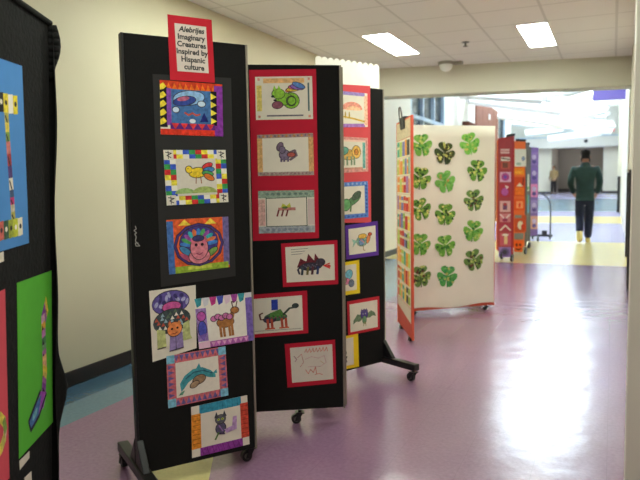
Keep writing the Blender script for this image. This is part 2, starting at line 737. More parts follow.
# brown timber clad bay on the left atrium wall
tb = MB()
M_WOOD = mat('brown_timber_cladding', (128, 88, 76), 0.85, noise=0.12, nscale=6, spec=0.1)
for i in range(4):
    y0 = 18.85 + i * 0.95
    tb.prism([(AX + 0.05, y0, 0.0), (AX + 0.05, y0 + 0.93, 0.0), (AX + 0.05, y0 + 0.93, 3.62), (AX + 0.05, y0, 3.62)], (-0.05, 0, 0), M_WOOD)
struct(tb.build('door_1'))
sg = MB()
sp = on_x(489.5, 117, AX + 0.055)
sg.box((AX + 0.056, sp.y, sp.z), (0.01, 0.26, 0.16), M_WHITE)
tag(sg.build('wall_notice', None, (AX + 0.056, sp.y, sp.z)), 'small white notice on the brown timber cladding past the header', 'notice')
lo = MB()
a = on_x(471, 119, AX + 0.3)
lo.box((AX + 0.09, 17.55, 1.40), (0.15, 0.9, 2.80), mat('dark_brown_wood', (104, 66, 54), 0.85, noise=0.1, nscale=5, spec=0.1))
lo.box((AX + 0.10, 17.55, 2.82), (0.17, 0.96, 0.05), mat('dark_brown_wood', (104, 66, 54), 0.5))
tag(lo.build('wood_cabinet', None, (AX + 0.09, 17.55, 0), bevel=0.01), 'tall brown wooden cabinet just showing over the shamrock board', 'cabinet')

# right atrium wall with projecting piers and black corner guards
ra = MB()
wall_x(ra, AR + 0.06, w2.y, AE, 0, AZ, M_ATR, 0.3)
struct(ra.build('wall_atrium_right'))
M_PIER = mat('pier_paint', (226, 222, 206), 0.6, noise=0.02, nscale=2)
for i, (x, y) in enumerate(((631.0, 291), (624.8, 257), (616.6, 215))):
    p = on_z(x, y)
    px = min(p.x, 0.21) if i else 0.165
    b = MB()
    b.prism([(px + 0.012, p.y + 0.01, 0), (px + 0.012, p.y + (0.8 if i else 0.4), 0), (0.28 if i else 0.203, p.y + (0.8 if i else 0.4), 0), (0.28 if i else 0.203, p.y + 0.01, 0)], (0, 0, 4.5 if i else 2.80), M_PIER)
    struct(b.build('trim_%d' % (i + 1)))
    g = MB()
    gw = 0.09 if i else 0.030
    g.box((px + gw / 2 + 0.006, p.y, 0.70), (gw, 0.008, 1.40), M_BASE)
    g.box((px + 0.006, p.y + 0.05, 0.70), (0.008, 0.10, 1.40), M_BASE)
    tag(g.build('corner_guard', None, (px, p.y, 0)), ['black corner guard on the right wall nearest the camera, under the header', 'black corner guard on the second right hand pier past the header', 'black corner guard on the farthest right hand pier, beside the walking man'][i], 'corner guard', 'black corner guards along the right wall')

# end wall with the wide opening
oL = on_y(551.5, 148, AE)
oR = on_y(603.6, 148, AE)
eb = MB()


def wall_y(bld, Y, x0, x1, z0, z1, m_, th=0.3):
    bld.prism([(x0, Y, z0), (x1, Y, z0), (x1, Y, z1), (x0, Y, z1)], (0, th, 0), m_)


ZF = 0.45
oz = 3.28
wall_y(eb, AE, -8.7, oL.x, 0, oz, M_CREAM)
wall_y(eb, AE, oR.x, 0.6, 0, oz, M_CREAM)
wall_y(eb, AE, -8.7, 0.6, oz, AZ, M_ATR)
struct(eb.build('wall_end'))
sb = MB()
sb.box((-4.1, AE - 0.35, 3.62), (9.0, 0.7, 0.62), M_ATR)
sb.box((-4.1, AE - 0.36, 3.96), (9.0, 0.74, 0.06), mat('pale_blue_trim', (176, 200, 216), 0.5))
struct(sb.build('trim_end_soffit'))
eb2 = MB()
for x0, x1 in ((-8.5, oL.x), (oR.x, 0.27)):
    eb2.box(((x0 + x1) / 2, AE - 0.01, ZF + 0.07), (x1 - x0, 0.02, 0.14), M_BASE)
eb2.box(((oL.x + oR.x) / 2, AE + 5.96, ZF + 0.12), (oR.x - oL.x, 0.04, 0.24), M_BASE)
struct(eb2.build('baseboard_end'))
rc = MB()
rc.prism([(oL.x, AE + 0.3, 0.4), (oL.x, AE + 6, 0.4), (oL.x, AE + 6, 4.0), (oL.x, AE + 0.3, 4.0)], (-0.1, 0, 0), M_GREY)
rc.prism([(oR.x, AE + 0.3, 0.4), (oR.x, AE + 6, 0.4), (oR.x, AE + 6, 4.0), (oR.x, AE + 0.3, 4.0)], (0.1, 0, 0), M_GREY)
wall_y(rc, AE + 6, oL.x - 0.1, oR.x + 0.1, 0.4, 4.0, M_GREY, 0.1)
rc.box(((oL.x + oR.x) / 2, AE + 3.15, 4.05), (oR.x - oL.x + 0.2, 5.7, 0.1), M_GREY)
struct(rc.build('wall_recess'))

for yy_ in (AE + 1.6, AE + 4.2):  # unseen glowing panels, added above the lintel line to brighten the grey recess
    t = thing('ceiling_light', ((oL.x + oR.x) / 2, yy_, 4.0), 'unseen glowing panel added to brighten the far grey recess', 'ceiling light', 'unseen lights added inside the far recess')
    b = MB()
    b.box(((oL.x + oR.x) / 2, yy_, 3.985), (1.24, 0.62, 0.03), M_WHITE)
    b.build('frame', t, t.location)
    b = MB()
    b.box(((oL.x + oR.x) / 2, yy_, 3.967), (1.18, 0.56, 0.006), emit('added_recess_glow', (255, 248, 236), 14.0))
    b.build('diffuser', t, t.location)
# atrium roof with the long skylight and its glazing bars
rf = MB()
KX0, KX1, KY0, KY1 = -3.3, -1.0, 13.0, 41.0
for x0, x1, y0, y1 in ((-8.7, KX0, yh - 1, AE + 0.3), (KX1, 2.2, yh - 1, AE + 0.3), (KX0, KX1, yh - 1, KY0), (KX0, KX1, KY1, AE + 0.3)):
    rf.box(((x0 + x1) / 2, (y0 + y1) / 2, AZ + 0.1), (x1 - x0, y1 - y0, 0.2), M_ATR)
y = KY0 + 2
while y < KY1:
    rf.box(((KX0 + KX1) / 2, y, AZ + 0.1), (KX1 - KX0, 0.1, 0.2), M_ATR)
    y += 2
struct(rf.build('ceiling_atrium'))
kg = MB()
kg.box(((KX0 + KX1) / 2, (KY0 + KY1) / 2, AZ + 0.21), (KX1 - KX0 + 0.1, KY1 - KY0 + 0.1, 0.012), M_GLASS)
struct(kg.build('window_3'))

# ------------------------------------------------------------------ ceiling lights, dome, sprinkler
M_LENS = emit('lamp_lens', (246, 253, 240), 36.0)


def ceiling_light(x, y, label, w=0.29, l=1.16):
    t = thing('ceiling_light', (x, y, HC), label, 'ceiling light', 'recessed ceiling lights')
    base = t.location.copy()
    f = MB()
    e = 0.012
    for cx, cy, sx_, sy_ in ((0, l / 2, w + 2 * e, e), (0, -l / 2, w + 2 * e, e), (w / 2, 0, e, l), (-w / 2, 0, e, l)):
        f.box((x + cx, y + cy, HC - 0.004), (sx_, sy_, 0.008), M_WHITE)
    f.build('frame', t, base)
    d = MB()
    d.box((x, y, HC - 0.003), (w - e, l - e, 0.004), M_LENS)
    d.build('diffuser', t, base)


def mid(*q):
    s_ = V((0, 0, 0))
    for k in q:
        s_ += on_z(k[0], k[1], HC)
    return s_ / len(q)


c1 = mid((365.5, 35.7), (388.7, 34.2), (396, 54), (416, 52.5))
c2 = mid((518, 25), (547, 23), (530.5, 46), (554.5, 44.5))
ceiling_light(c1.x, c1.y, 'lit ceiling panel on the left, above the white scalloped paper')
ceiling_light(c2.x, c2.y, 'lit ceiling panel on the right, in front of the header')
for x_, yy in ((c1.x, 4.3), (c2.x, 4.3), (c2.x, 1.4), (c2.x, -1.5)):  # unseen panels added overhead and behind the camera to raise the corridor brightness
    ceiling_light(x_, yy, 'unseen lit ceiling panel added for brightness, out of the picture overhead')

p = on_z(446, 62, HC)
t = thing('dome_camera', (p.x, p.y, HC), 'white dome camera with a side bracket on the ceiling by the header', 'camera')
b = MB()
b.cyl((p.x, p.y, HC), (p.x, p.y, HC - 0.035), 0.10, mat('grey_plastic', (150, 146, 138), 0.5), 28)
b.build('mounting_ring', t, p)
bm_ = MB()
rings = []
for i in range(7):
    a = math.radians(90 * i / 6)
    rings.append((0.085 * math.cos(a), HC - 0.035 - 0.085 * math.sin(a)))
prev = None
for (r0, z0), (r1, z1) in zip(rings[:-1], rings[1:]):
    bm_.cyl((p.x, p.y, z0), (p.x, p.y, z1), r0, M_WHITE, 24, max(r1, 0.002))
bm_.build('dome', t, p)
b = MB()
b.box((p.x + 0.15, p.y + 0.03, HC - 0.02), (0.11, 0.06, 0.04), mat('grey_plastic', (150, 146, 138), 0.5))
b.build('junction_box', t, p, bevel=0.005)
p = on_z(465.5, 42, HC)
b = MB()
b.cyl((p.x, p.y, HC), (p.x, p.y, HC - 0.008), 0.04, M_HUB, 20)
b.cyl((p.x, p.y, HC - 0.008), (p.x, p.y, HC - 0.045), 0.012, M_HUB, 12)
b.cyl((p.x, p.y, HC - 0.045), (p.x, p.y, HC - 0.05), 0.028, M_HUB, 16)
tag(b.build('sprinkler_head', None, (p.x, p.y, HC)), 'small dark sprinkler head on the ceiling right of the dome camera', 'sprinkler')

# ================================================================== BLACK ROOM DIVIDER (zigzag of five panels)
base = V((-1.55, 3.2, 0))
dv = thing('room_divider', base, 'black felt folding room divider in a zigzag, hung with creature drawings', 'room divider', 'rolling room dividers down the corridor')
for pl in (P1, P2, P3):
    panel_part(pl, dv, base)


def link_plane(pa, pb):
    """hidden panel between the right end of pa and the left end of pb, set back behind both"""
    a = pa.b - pa.n * 0.045 - pa.d * 0.02
    b = pb.a - pb.n * 0.045 + pb.d * 0.02
    return Plane(b.to_2d(), a.to_2d())


for pa, pb in ((P1, P2), (P2, P3)):
    panel_part(link_plane(pa, pb), dv, base)
f1 = P1.pt(0.012, 0, -0.018)
foot((f1.x, f1.y), (P1.n.x, P1.n.y), dv, base, back=0.30, front=0.22)
f3 = P3.pt(P3.w - 0.012, 0, -0.018)
foot((f3.x, f3.y), (P3.n.x, P3.n.y), dv, base, back=0.24, front=0.31)
q = P1.pt(P1.w - 0.03, 0, -0.06)
caster((q.x, q.y), dv, base, (P1.d.x, P1.d.y), r=0.026)
q = P2.pt(0.355, 0, -0.02)
caster((q.x, q.y), dv, base, (P2.d.x, P2.d.y), r=0.026)
q = P3.pt(0.05, 0, -0.02)
caster((q.x, q.y), dv, base, (P3.d.x, P3.d.y), r=0.026)

# cursive maker's mark down the left side of the first panel
sq = [(135.2, 226), (136.2, 229), (133.8, 230.5), (136.6, 233), (134.6, 234), (136.2, 237), (135.2, 241), (137.6, 243.5), (139.6, 246), (136, 246), (135.2, 243), (138.2, 243)]
wk = MB()
pts = [P1.pt(*P1.uv(*k), 0.0012) for k in sq]
wk.tube(pts, 0.0014, mat('white_print', (190, 186, 176), 0.6), 6)
wk.build('lettering', dv, base)


# ------------------------------------------------------------------ drawings on the first panel
def art_ocean(d):
    d.rect((200, 60, 30), 0, 0, 1, 0.15)
    for i in range(9):
        d.poly((226, 110, 30), [(0.1 + i * .09, .15), (0.13 + i * .09, .03), (0.18 + i * .09, .15)])
    d.rect((128, 52, 150), 0.86, 0.04, 1, 1)
    d.rect((24, 22, 24), 0, 0.12, 0.11, 0.86)
    for i in range(5):
        t_ = .06 + i * .16
        d.poly((232, 208, 60), [(0.0, t_ + .02), (0.05, t_ - .02), (.10, t_ + .05), (.05, t_ + .10), (0.0, t_ + .12)])
    d.rect((130, 70, 160), 0.10, 0.14, 0.17, 0.82)
    d.rect((24, 22, 24), 0.80, 0.15, 0.90, 0.80)
    for i in range(4):
        t_ = .18 + i * .155
        d.poly((232, 214, 70), [(0.79, t_), (.90, t_ + .07), (.79, t_ + .14)])
    d.rect((92, 40, 120), 0.15, 0.78, 0.86, 0.90)
    for i in range(5):
        d.poly((214, 58, 60), [(.17 + i * .14, .78), (.29 + i * .14, .78), (.23 + i * .14, .89)])
    d.rect((212, 56, 36), 0.0, 0.89, .86, 1)
    d.rect((66, 108, 158), 0.17, 0.15, 0.80, 0.78)
    d.ell((140, 180, 214), .45, .3, .25, .13, -10)
    d.ell((50, 70, 140), .38, .36, .18, .08, -15)
    d.ell((180, 96, 120), .36, .32, .10, .04, -15)
    d.ell((196, 214, 228), .24, .53, .05, .05, -30)
    d.ell((196, 214, 228), .65, .40, .06, .05)
    d.line((190, 80, 60), [(.38, .58), (.44, .62), (.50, .58), (.56, .62), (.62, .60)], .03)
    d.poly((30, 40, 110), [(.62, .74), (.69, .56), (.76, .74)])
    d.ell((214, 226, 232), .50, .73, .05, .04)


def art_bird(d):
    cols = [(200, 50, 50), (60, 90, 190), (230, 214, 70), (60, 150, 80), (232, 228, 214)]
    n = 10
    for i in range(n):
        for j in range(2):
            d.rect(cols[(i * 2 + j * 3) % 5], .0 + i / n, j * .08, (i + 1) / n, (j + 1) * .08)
            d.rect(cols[(i * 3 + j * 2 + 1) % 5], .0 + i / n, .84 + j * .08, (i + 1) / n, .84 + (j + 1) * .08)
    for i in range(7):
        for j in range(2):
            d.rect(cols[(i * 2 + j * 3 + 1) % 5], j * .09, .16 + i * .097, (j + 1) * .09, .16 + (i + 1) * .097)
            d.rect(cols[(i * 3 + j + 2) % 5], .82 + j * .09, .16 + i * .097, .82 + (j + 1) * .09, .16 + (i + 1) * .097)
    for u, t_ in ((0, 0), (.85, 0), (0, .82), (.85, .82)):
        d.rect((220, 214, 196), u, t_, u + .15, t_ + .18)
        d.line(INK, [(u + .03, t_ + .04), (u + .12, t_ + .06), (u + .05, t_ + .10), (u + .11, t_ + .14)], .015)
        d.line(INK, [(u + .07, t_ + .02), (u + .07, t_ + .16)], .012)
    d.rect((214, 206, 190), .18, .16, .82, .84)
    d.ell((150, 180, 110), .30, .80, .16, .10, n=16, a0=180, a1=360)
    d.ell((160, 176, 100), .62, .80, .20, .12, n=16, a0=180, a1=360)
    d.ell((232, 200, 50), .52, .42, .14, .09, -8)
    d.ell((232, 200, 50), .38, .36, .05, .06)
    d.line((232, 200, 50), [(.41, .36), (.47, .40)], .05)
    for k, c in enumerate(((210, 60, 60), (70, 130, 190), (80, 160, 90), (220, 120, 50))):
        d.ell(c, .68 + .02 * (k % 2), .30 + k * .07, .09, .045, -30 + k * 22)
    d.line((150, 90, 50), [(.49, .49), (.48, .62)], .015)
    d.line((150, 90, 50), [(.56, .49), (.57, .62)], .015)
    d.ell(INK, .365, .345, .008, .01)


def art_rainbow(d):
    d.rect((222, 96, 50), 0, 0, 1, 1)
    for u in (.28, .70):
        d.poly((232, 206, 70), [(u - .10, .12), (u + .10, .12), (u, .01)])
    d.rect((70, 110, 170), 0, .03, .10, 1)
    d.rect((110, 100, 150), .90, 0, 1, .95)
    d.rect((150, 180, 60), .10, .88, .98, 1)
    d.rect((190, 196, 80), .3, .9, .7, .96)
    d.ell((74, 54, 120), .50, .50, .40, .40, n=12)
    d.ell((226, 104, 60), .50, .50, .36, .35, n=12)
    d.ell((70, 60, 130), .50, .46, .31, .31, n=16)
    for k in range(11):
        a = math.radians(190 + k * 16)
        c = [(70, 130, 200), (80, 160, 90), (150, 80, 160), (60, 170, 170), (220, 120, 70)][k % 5]
        d.ell(c, .50 + .20 * math.cos(a), .52 + .22 * math.sin(a), .11, .04, math.degrees(a))
    d.ell((70, 130, 170), .28, .6, .12, .05, 45)
    d.ell((180, 80, 110), .28, .72, .12, .04, 40)
    d.ell((120, 160, 80), .70, .66, .12, .05, -40)
    d.ell((212, 128, 140), .50, .72, .17, .14)
    d.ell((212, 128, 140), .50, .56, .14, .22)
    d.ell((206, 110, 130), .41, .42, .04, .07)
    d.ell((206, 110, 130), .59, .42, .04, .07)
    d.ell((60, 60, 110), .49, .38, .09, .05)
    for u in (.45, .55):
        d.ell((50, 30, 40), u, .50, .025, .03)
    d.line((150, 60, 90), [(.45, .66), (.5, .69), (.55, .66)], .02)


def art_lion(d):
    d.ell((96, 84, 150), .45, .21, .40, .17)
    for i in range(22):
        a = i * 2.4
        d.ell((170, 170, 205) if i % 2 else (64, 58, 110), .45 + .36 * math.cos(a) * (i / 22) ** .5, .21 + .14 * math.sin(a) * (i / 22) ** .5, .05, .03, i * 40)
    d.ell((200, 90, 150), .46, .27, .20, .07)
    d.ell((66, 76, 78), .46, .48, .40, .17)
    for i in range(26):
        a = i * 2.4
        c = [(150, 180, 190), (190, 90, 70), (230, 226, 210), (90, 110, 90)][i % 4]
        u, t_ = .46 + .36 * math.cos(a) * (i / 26) ** .5, .48 + .15 * math.sin(a) * (i / 26) ** .5
        d.poly(c, [(u - .045, t_ + .02), (u + .045, t_ + .02), (u, t_ - .035)])
    d.poly((190, 196, 130), [(.12, .56), (.30, .60), (.32, .84), (.12, .84)])
    d.poly((190, 196, 130), [(.70, .56), (.84, .52), (.86, .76), (.90, .82), (.68, .82)])
    d.poly((146, 128, 176), [(.40, .68), (.68, .68), (.70, .92), (.38, .92)])
    d.line(INK, [(.53, .72), (.53, .92)], .012)
    d.line(INK, [(.12, .84), (.30, .84)], .015)
    d.line(INK, [(.38, .92), (.70, .92)], .015)
    d.ell((232, 140, 80), .51, .61, .16, .105)
    for u in (.41, .61):
        d.poly((232, 140, 80), [(u - .05, .54), (u + .05, .54), (u, .49)])
    for u in (.45, .57):
        d.ell((40, 30, 30), u, .60, .025, .017)
    d.line((150, 60, 40), [(.46, .67), (.51, .68), (.56, .66)], .012)


def art_deer(d):
    d.rect((236, 230, 216), 0, 0, 1, 1)
    cols = [(60, 150, 160), (210, 210, 214), (190, 60, 130), (70, 80, 170), (226, 200, 214), (160, 70, 150)]
    for i in range(8):
        d.poly(cols[i % 6], [(.0 + i * .125, 0), (.125 + i * .125, 0), (.10 + i * .125, .14), (.03 + i * .125, .18)])
    d.rect((160, 130, 190), 0, .20, .18, .86)
    d.ell((190, 90, 170), .09, .36, .07, .09)
    d.ell((80, 84, 180), .09, .62, .07, .16)
    d.poly((130, 100, 180), [(.02, .74), (.16, .70), (.10, .86)])
    d.rect((120, 100, 176), .88, .10, 1, 1)
    d.rect((180, 100, 170), .2, .88, .9, 1)
    for i in range(7):
        d.poly((220, 160, 200), [(.22 + i * .1, .90), (.30 + i * .1, .90), (.26 + i * .1, .99)])
    d.poly((230, 190, 210), [(.0, .88), (.2, .86), (.2, 1), (0, 1)])
    d.ell((172, 116, 66), .50, .54, .15, .10)
    d.line((172, 116, 66), [(.60, .52), (.65, .32)], .08)
    d.ell((172, 116, 66), .68, .32, .07, .06, 10)
    for u in (.40, .46, .56, .61):
        d.line((172, 116, 66), [(u, .58), (u + .01, .82)], .045)
    for k in range(5):
        d.ell((204, 120, 170), .30 + k * .07, .44 - .03 * (k % 2), .05, .05, 40)
    d.line((90, 60, 50), [(.65, .27), (.63, .14), (.68, .16)], .018)
    d.line((90, 60, 50), [(.70, .27), (.73, .15)], .018)


def art_dolphin(d):
    d.rect((206, 110, 116), 0, 0, 1, 1)
    for i in range(9):
        for t0, t1 in ((.02, .14), (.98, .86)):
            d.poly((110, 96, 150), [(.12 + i * .088, t0), (.20 + i * .088, t0), (.16 + i * .088, t1)])
    for i in range(6):
        for u0, u1 in ((.02, .12), (.98, .88)):
            d.poly((110, 96, 150), [(u0, .18 + i * .11), (u0, .27 + i * .11), (u1, .225 + i * .11)])
    for u, t_ in ((0, 0), (.87, 0), (0, .84), (.87, .84)):
        d.rect((128, 190, 212), u, t_, u + .13, t_ + .16)
    d.rect((228, 220, 204), .14, .16, .86, .84)
    body = [(.22, .74), (.20, .58), (.28, .44), (.42, .34), (.58, .33), (.72, .42), (.80, .52), (.80, .58), (.70, .56), (.58, .50), (.46, .50), (.34, .58), (.27, .68)]
    d.poly((70, 150, 158), body)
    d.poly((70, 150, 158), [(.47, .35), (.53, .24), (.56, .34)])
    d.poly((96, 150, 120), [(.22, .74), (.17, .80), (.24, .80), (.28, .72)])
    d.ell((150, 120, 90), .52, .56, .11, .08, -25)
    d.ell((170, 140, 110), .44, .64, .08, .05, -35)
    d.ell((40, 50, 60), .73, .47, .012, .014)
    d.line((46, 90, 110), [(.30, .50), (.44, .40), (.60, .40), (.74, .48)], .02)
    d.poly((70, 150, 158), [(.74, .50), (.82, .42), (.83, .50)])


def art_cat(d):
    d.rect((60, 150, 176), .14, 0, .88, .17)
    d.rect((226, 146, 50), 0, .16, .16, .84)
    d.rect((206, 76, 56), .86, .14, 1, .84)
    d.rect((140, 60, 150), .14, .84, .88, 1)
    for i in range(8):
        d.line((40, 110, 140), [(.18 + i * .09, .01), (.18 + i * .09, .16)], .008)
        d.line((100, 30, 110), [(.16 + i * .09, .85), (.20 + i * .09, .99)], .008)
    for i in range(7):
        d.line((180, 100, 30), [(.02, .2 + i * .09), (.15, .2 + i * .09)], .012)
        d.line((160, 50, 40), [(.87, .2 + i * .09), (.99, .2 + i * .09)], .012)
    d.ell((90, 84, 110), .50, .54, .085, .11)
    d.ell((100, 100, 104), .50, .36, .085, .085)
    for u in (.43, .57):
        d.poly((70, 70, 80), [(u - .04, .32), (u + .04, .32), (u, .20)])
    for u in (.465, .535):
        d.ell((190, 210, 80), u, .36, .022, .022)
        d.ell((20, 20, 20), u, .36, .009, .012)
    d.poly((186, 150, 196), [(.56, .58), (.70, .54), (.72, .36), (.79, .36), (.78, .62), (.60, .66)])
    d.line((90, 120, 60), [(.46, .62), (.40, .74)], .03)
    d.line((70, 50, 90), [(.48, .64), (.56, .66)], .03)
    d.line((150, 110, 170), [(.47, .48), (.53, .60)], .02)


sh = Sheet(P1, [(152.5, 74), (231, 78), (235.5, 276), (161, 287)], 0.0008)
d = Draw(sh, (46, 45, 44))
tag(d.done('backing_paper', None, sh.center()), 'long charcoal backing sheet behind the top three drawings of the first panel', 'paper')

# header sign
sq = [(167, 14.5), (211.3, 20), (214.5, 83), (169.8, 80)]
sh = Sheet(P1, sq, 0.004)
base_s = sh.center()
st = thing('header_sign', base_s, 'red bordered title sign with black lettering at the top of the first panel', 'sign')
mount_sheet(sh, (190, 34, 48), 'card_mount', st, base_s)
inn = Sheet(P1, [(174, 23.3), (205.6, 27.2), (208.3, 73.5), (177, 71.3)], 0.005)
d = Draw(inn, (214, 200, 188))
d.done('sign_paper', st, base_s)


def lettering(sheet, lines, size, colour, parent, base, bold=0.014, name='lettering', dz=0.0012):
    """lines: (text, centre u, centre t, slant) set on a sheet; converted to mesh"""
    out = MB()
    O = sheet.at(0, 0, dz)
    Uv = sheet.at(1, 0, dz) - O
    Tv = sheet.at(0, 1, dz) - O
    un, tn = Uv.normalized(), -Tv.normalized()
    for text, u, t_, sl in lines:
        cu_ = bpy.data.curves.new('txt', 'FONT')
        cu_.body = text
        cu_.size = size
        cu_.align_x = 'CENTER'
        cu_.align_y = 'CENTER'
        cu_.offset = bold * size
        cu_.shear = sl
        cu_.resolution_u = 3
        ob = bpy.data.objects.new('txt', cu_)
        COL.objects.link(ob)
        dg = bpy.context.evaluated_depsgraph_get()
        dg.update()
        me = bpy.data.meshes.new_from_object(ob.evaluated_get(dg))
        cen = sheet.at(u, t_, dz)
        pts = [cen + un * v.co.x + tn * v.co.y for v in me.vertices]
        out.faces(pts, [tuple(f.vertices) for f in me.polygons], colour)
        bpy.data.objects.remove(ob)
        bpy.data.curves.remove(cu_)
        bpy.data.meshes.remove(me)
    return out.build(name, parent, base, fix=False)


ink = mat('black_print', (26, 25, 28), 0.6)
hgt = (inn.at(0, 0) - inn.at(0, 1)).length
lettering(inn, [('Alebrijes', .52, .11, 0.25), ('Imaginary', .50, .27, 0), ('Creatures', .50, .425, 0), ('Inspired by', .50, .58, 0), ('Hispanic', .52, .74, 0), ('culture', .54, .90, 0)], hgt * 0.158, ink, st, base_s, bold=0.032)

loose(P1, [(159.5, 80), (222, 84.5), (223, 136.5), (160.5, 134.5)], art_ocean, 'blue sea creature drawing framed in red, yellow and purple, under the title sign', 2)
loose(P1, [(163, 150), (225, 150), (228, 202), (166.5, 205.5)], art_bird, 'yellow bird drawing with a checkered red, blue and green border', 2)
loose(P1, [(166, 220), (228, 216.5), (229.5, 267), (169, 274.5)], art_rainbow, 'rainbow feathered pink creature drawing filling an orange sheet', 2)
loose(P1, [(149, 291), (195.5, 285), (196.5, 348), (152.5, 362)], art_lion, 'upright white drawing of an orange faced creature with a purple patterned mane', 1)
loose(P1, [(194, 299), (251, 292), (253.5, 340), (199, 349)], art_deer, 'brown deer drawing with a purple and teal patterned border', 2)
loose(P1, [(166, 356), (225, 346), (228, 395), (168, 408)], art_dolphin, 'teal dolphin drawing framed by pink zigzags with pale blue corners', 3)
loose(P1, [(191, 407), (247, 395), (249.5, 444), (192, 458)], art_cat, 'grey cat drawing bordered teal, orange, red and purple, lowest on the first panel', 1)


# ------------------------------------------------------------------ drawings on the second panel
def art_squirrel(d):
    d.rect((226, 178, 120), .14, .04, .86, .15)
    d.rect((222, 200, 110), .02, .2, .11, .80)
    d.line((90, 110, 110), [(.93, .16), (.93, .80)], .03)
    d.line((110, 100, 110), [(.20, .91), (.82, .91)], .035)
    for u, t_ in ((.04, .03), (.92, .03), (.04, .90), (.92, .90)):
        d.rect((214, 150, 130), u, t_, u + .04, t_ + .06)
    for k, c in enumerate(((226, 130, 60), (226, 190, 70), (210, 90, 130), (150, 110, 190), (90, 130, 190))):
        d.ell(c, .64 + .03 * k, .29 - .02 * k + .02 * (k % 2), .12, .05, -25 + k * 14)
    d.ell((132, 184, 60), .62, .56, .14, .18)
    d.ell((132, 184, 60), .50, .52, .14, .14)
    d.ell((142, 192, 66), .40, .40, .11, .11, -20)
    d.poly((142, 192, 66), [(.30, .32), (.33, .20), (.37, .31)])
    d.poly((142, 192, 66), [(.38, .30), (.41, .20), (.45, .31)])
    d.ell((40, 60, 40), .30, .46, .03, .03)
    d.ell((80, 110, 50), .62, .57, .08, .11)
    d.ell((132, 184, 60), .63, .57, .065, .09)
    d.ell((140, 84, 100), .38, .66, .09, .08, -20)
    d.ell((40, 40, 40), .34, .55, .03, .025)


def art_wolf(d):
    d.rect((216, 168, 110), 0, 0, .09, 1)
    d.rect((216, 168, 110), .91, 0, 1, 1)
    d.rect((170, 140, 130), 0, 0, 1, .09)
    d.rect((170, 150, 140), 0, .91, 1, 1)
    for i in range(14):
        d.rect((200, 140, 70) if i % 2 else (120, 110, 130), .03 + i * .068, .02, .06 + i * .068, .07)
        d.rect((150, 120, 120), .03 + i * .068, .93, .06 + i * .068, .97)
    d.ell((130, 116, 140), .48, .50, .09, .12)
    d.ell((120, 100, 120), .40, .30, .05, .10, 15)
    d.ell((120, 106, 130), .44, .38, .05, .08)
    d.line((120, 100, 110), [(.54, .46), (.66, .40), (.69, .52), (.58, .62)], .05)
    d.ell((180, 90, 80), .60, .50, .07, .05)
    for u in (.42, .47, .54):
        d.line((110, 96, 120), [(u, .55), (u, .66)], .035)


def art_horse(d):
    d.rect((150, 170, 150), .0, 0, 1, .17)
    d.rect((160, 166, 170), .0, .84, 1, 1)
    d.rect((214, 170, 160), 0, .2, .12, .82)
    d.rect((206, 186, 180), .88, .2, 1, .82)
    d.line((60, 80, 70), [(.14, .16), (.14, .84), (.86, .84), (.86, .16), (.14, .18)], .015)
    for i in range(8):
        d.ell((110, 130, 120), .16 + i * .1, .08, .035, .03, i * 30)
        d.ell((130, 136, 150), .16 + i * .1, .92, .04, .03, i * 40)
    d.rect((196, 130, 120), .35, .40, .66, .47)
    d.poly((190, 190, 70), [(.40, .40), (.43, .30), (.50, .36), (.56, .29), (.58, .40)])
    for u in (.36, .44, .52):
        d.line((120, 60, 60), [(u, .46), (u - .03, .60)], .03)
    d.ell((90, 120, 60), .47, .40, .05, .03)


def art_dragon(d):
    for i in range(3):
        d.line((120, 112, 110), [(.12, .08 + i * .07), (.46 - .06 * i, .07 + i * .07)], .014)
    d.ell((70, 62, 74), .50, .56, .24, .13)
    d.poly((110, 40, 50), [(.22, .60), (.30, .34), (.42, .44), (.46, .22), (.58, .42), (.60, .22), (.72, .46)])
    d.ell((60, 56, 70), .50, .58, .20, .10)
    d.ell((70, 62, 74), .71, .48, .09, .10)
    for u, c in ((.34, (60, 70, 80)), (.45, (110, 100, 60)), (.55, (90, 50, 60)), (.66, (50, 60, 100))):
        d.line(c, [(u, .60), (u - .02, .80)], .05)
    d.line((60, 56, 70), [(.30, .56), (.24, .66), (.27, .78)], .04)
    for t_ in (.52, .60, .66):
        d.line((206, 50, 50), [(.78, .58), (.90, t_)], .03)
    d.ell((200, 60, 60), .88, .60, .04, .04)
    for i in range(10):
        d.ell((120, 110, 130), .36 + .03 * i, .54 + .03 * (i % 3), .012, .016)


def art_griffin(d):
    d.line((110, 70, 60), [(.26, .62), (.16, .60), (.14, .46), (.20, .42)], .035)
    d.ell((74, 110, 80), .46, .56, .22, .11)
    d.ell((70, 60, 80), .34, .62, .12, .09)
    d.rect((50, 70, 170), .38, .06, .51, .36)
    d.poly((90, 140, 70), [(.34, .44), (.56, .34), (.66, .56), (.36, .60)])
    for u in (.30, .38, .58, .66):
        d.line((180, 80, 60), [(u, .62), (u + .01, .88)], .05)
        d.line((206, 90, 60), [(u - .04, .88), (u + .05, .88)], .04)
    d.line((60, 70, 60), [(.62, .50), (.74, .34), (.86, .32)], .05)
    d.ell((50, 60, 60), .86, .28, .06, .06)
    for i in range(8):
        d.ell((130, 60, 90) if i % 2 else (60, 120, 60), .34 + .04 * i, .54 + .03 * (i % 2), .02, .02)
    d.line((120, 112, 104), [(.04, .92), (.96, .94)], .012)


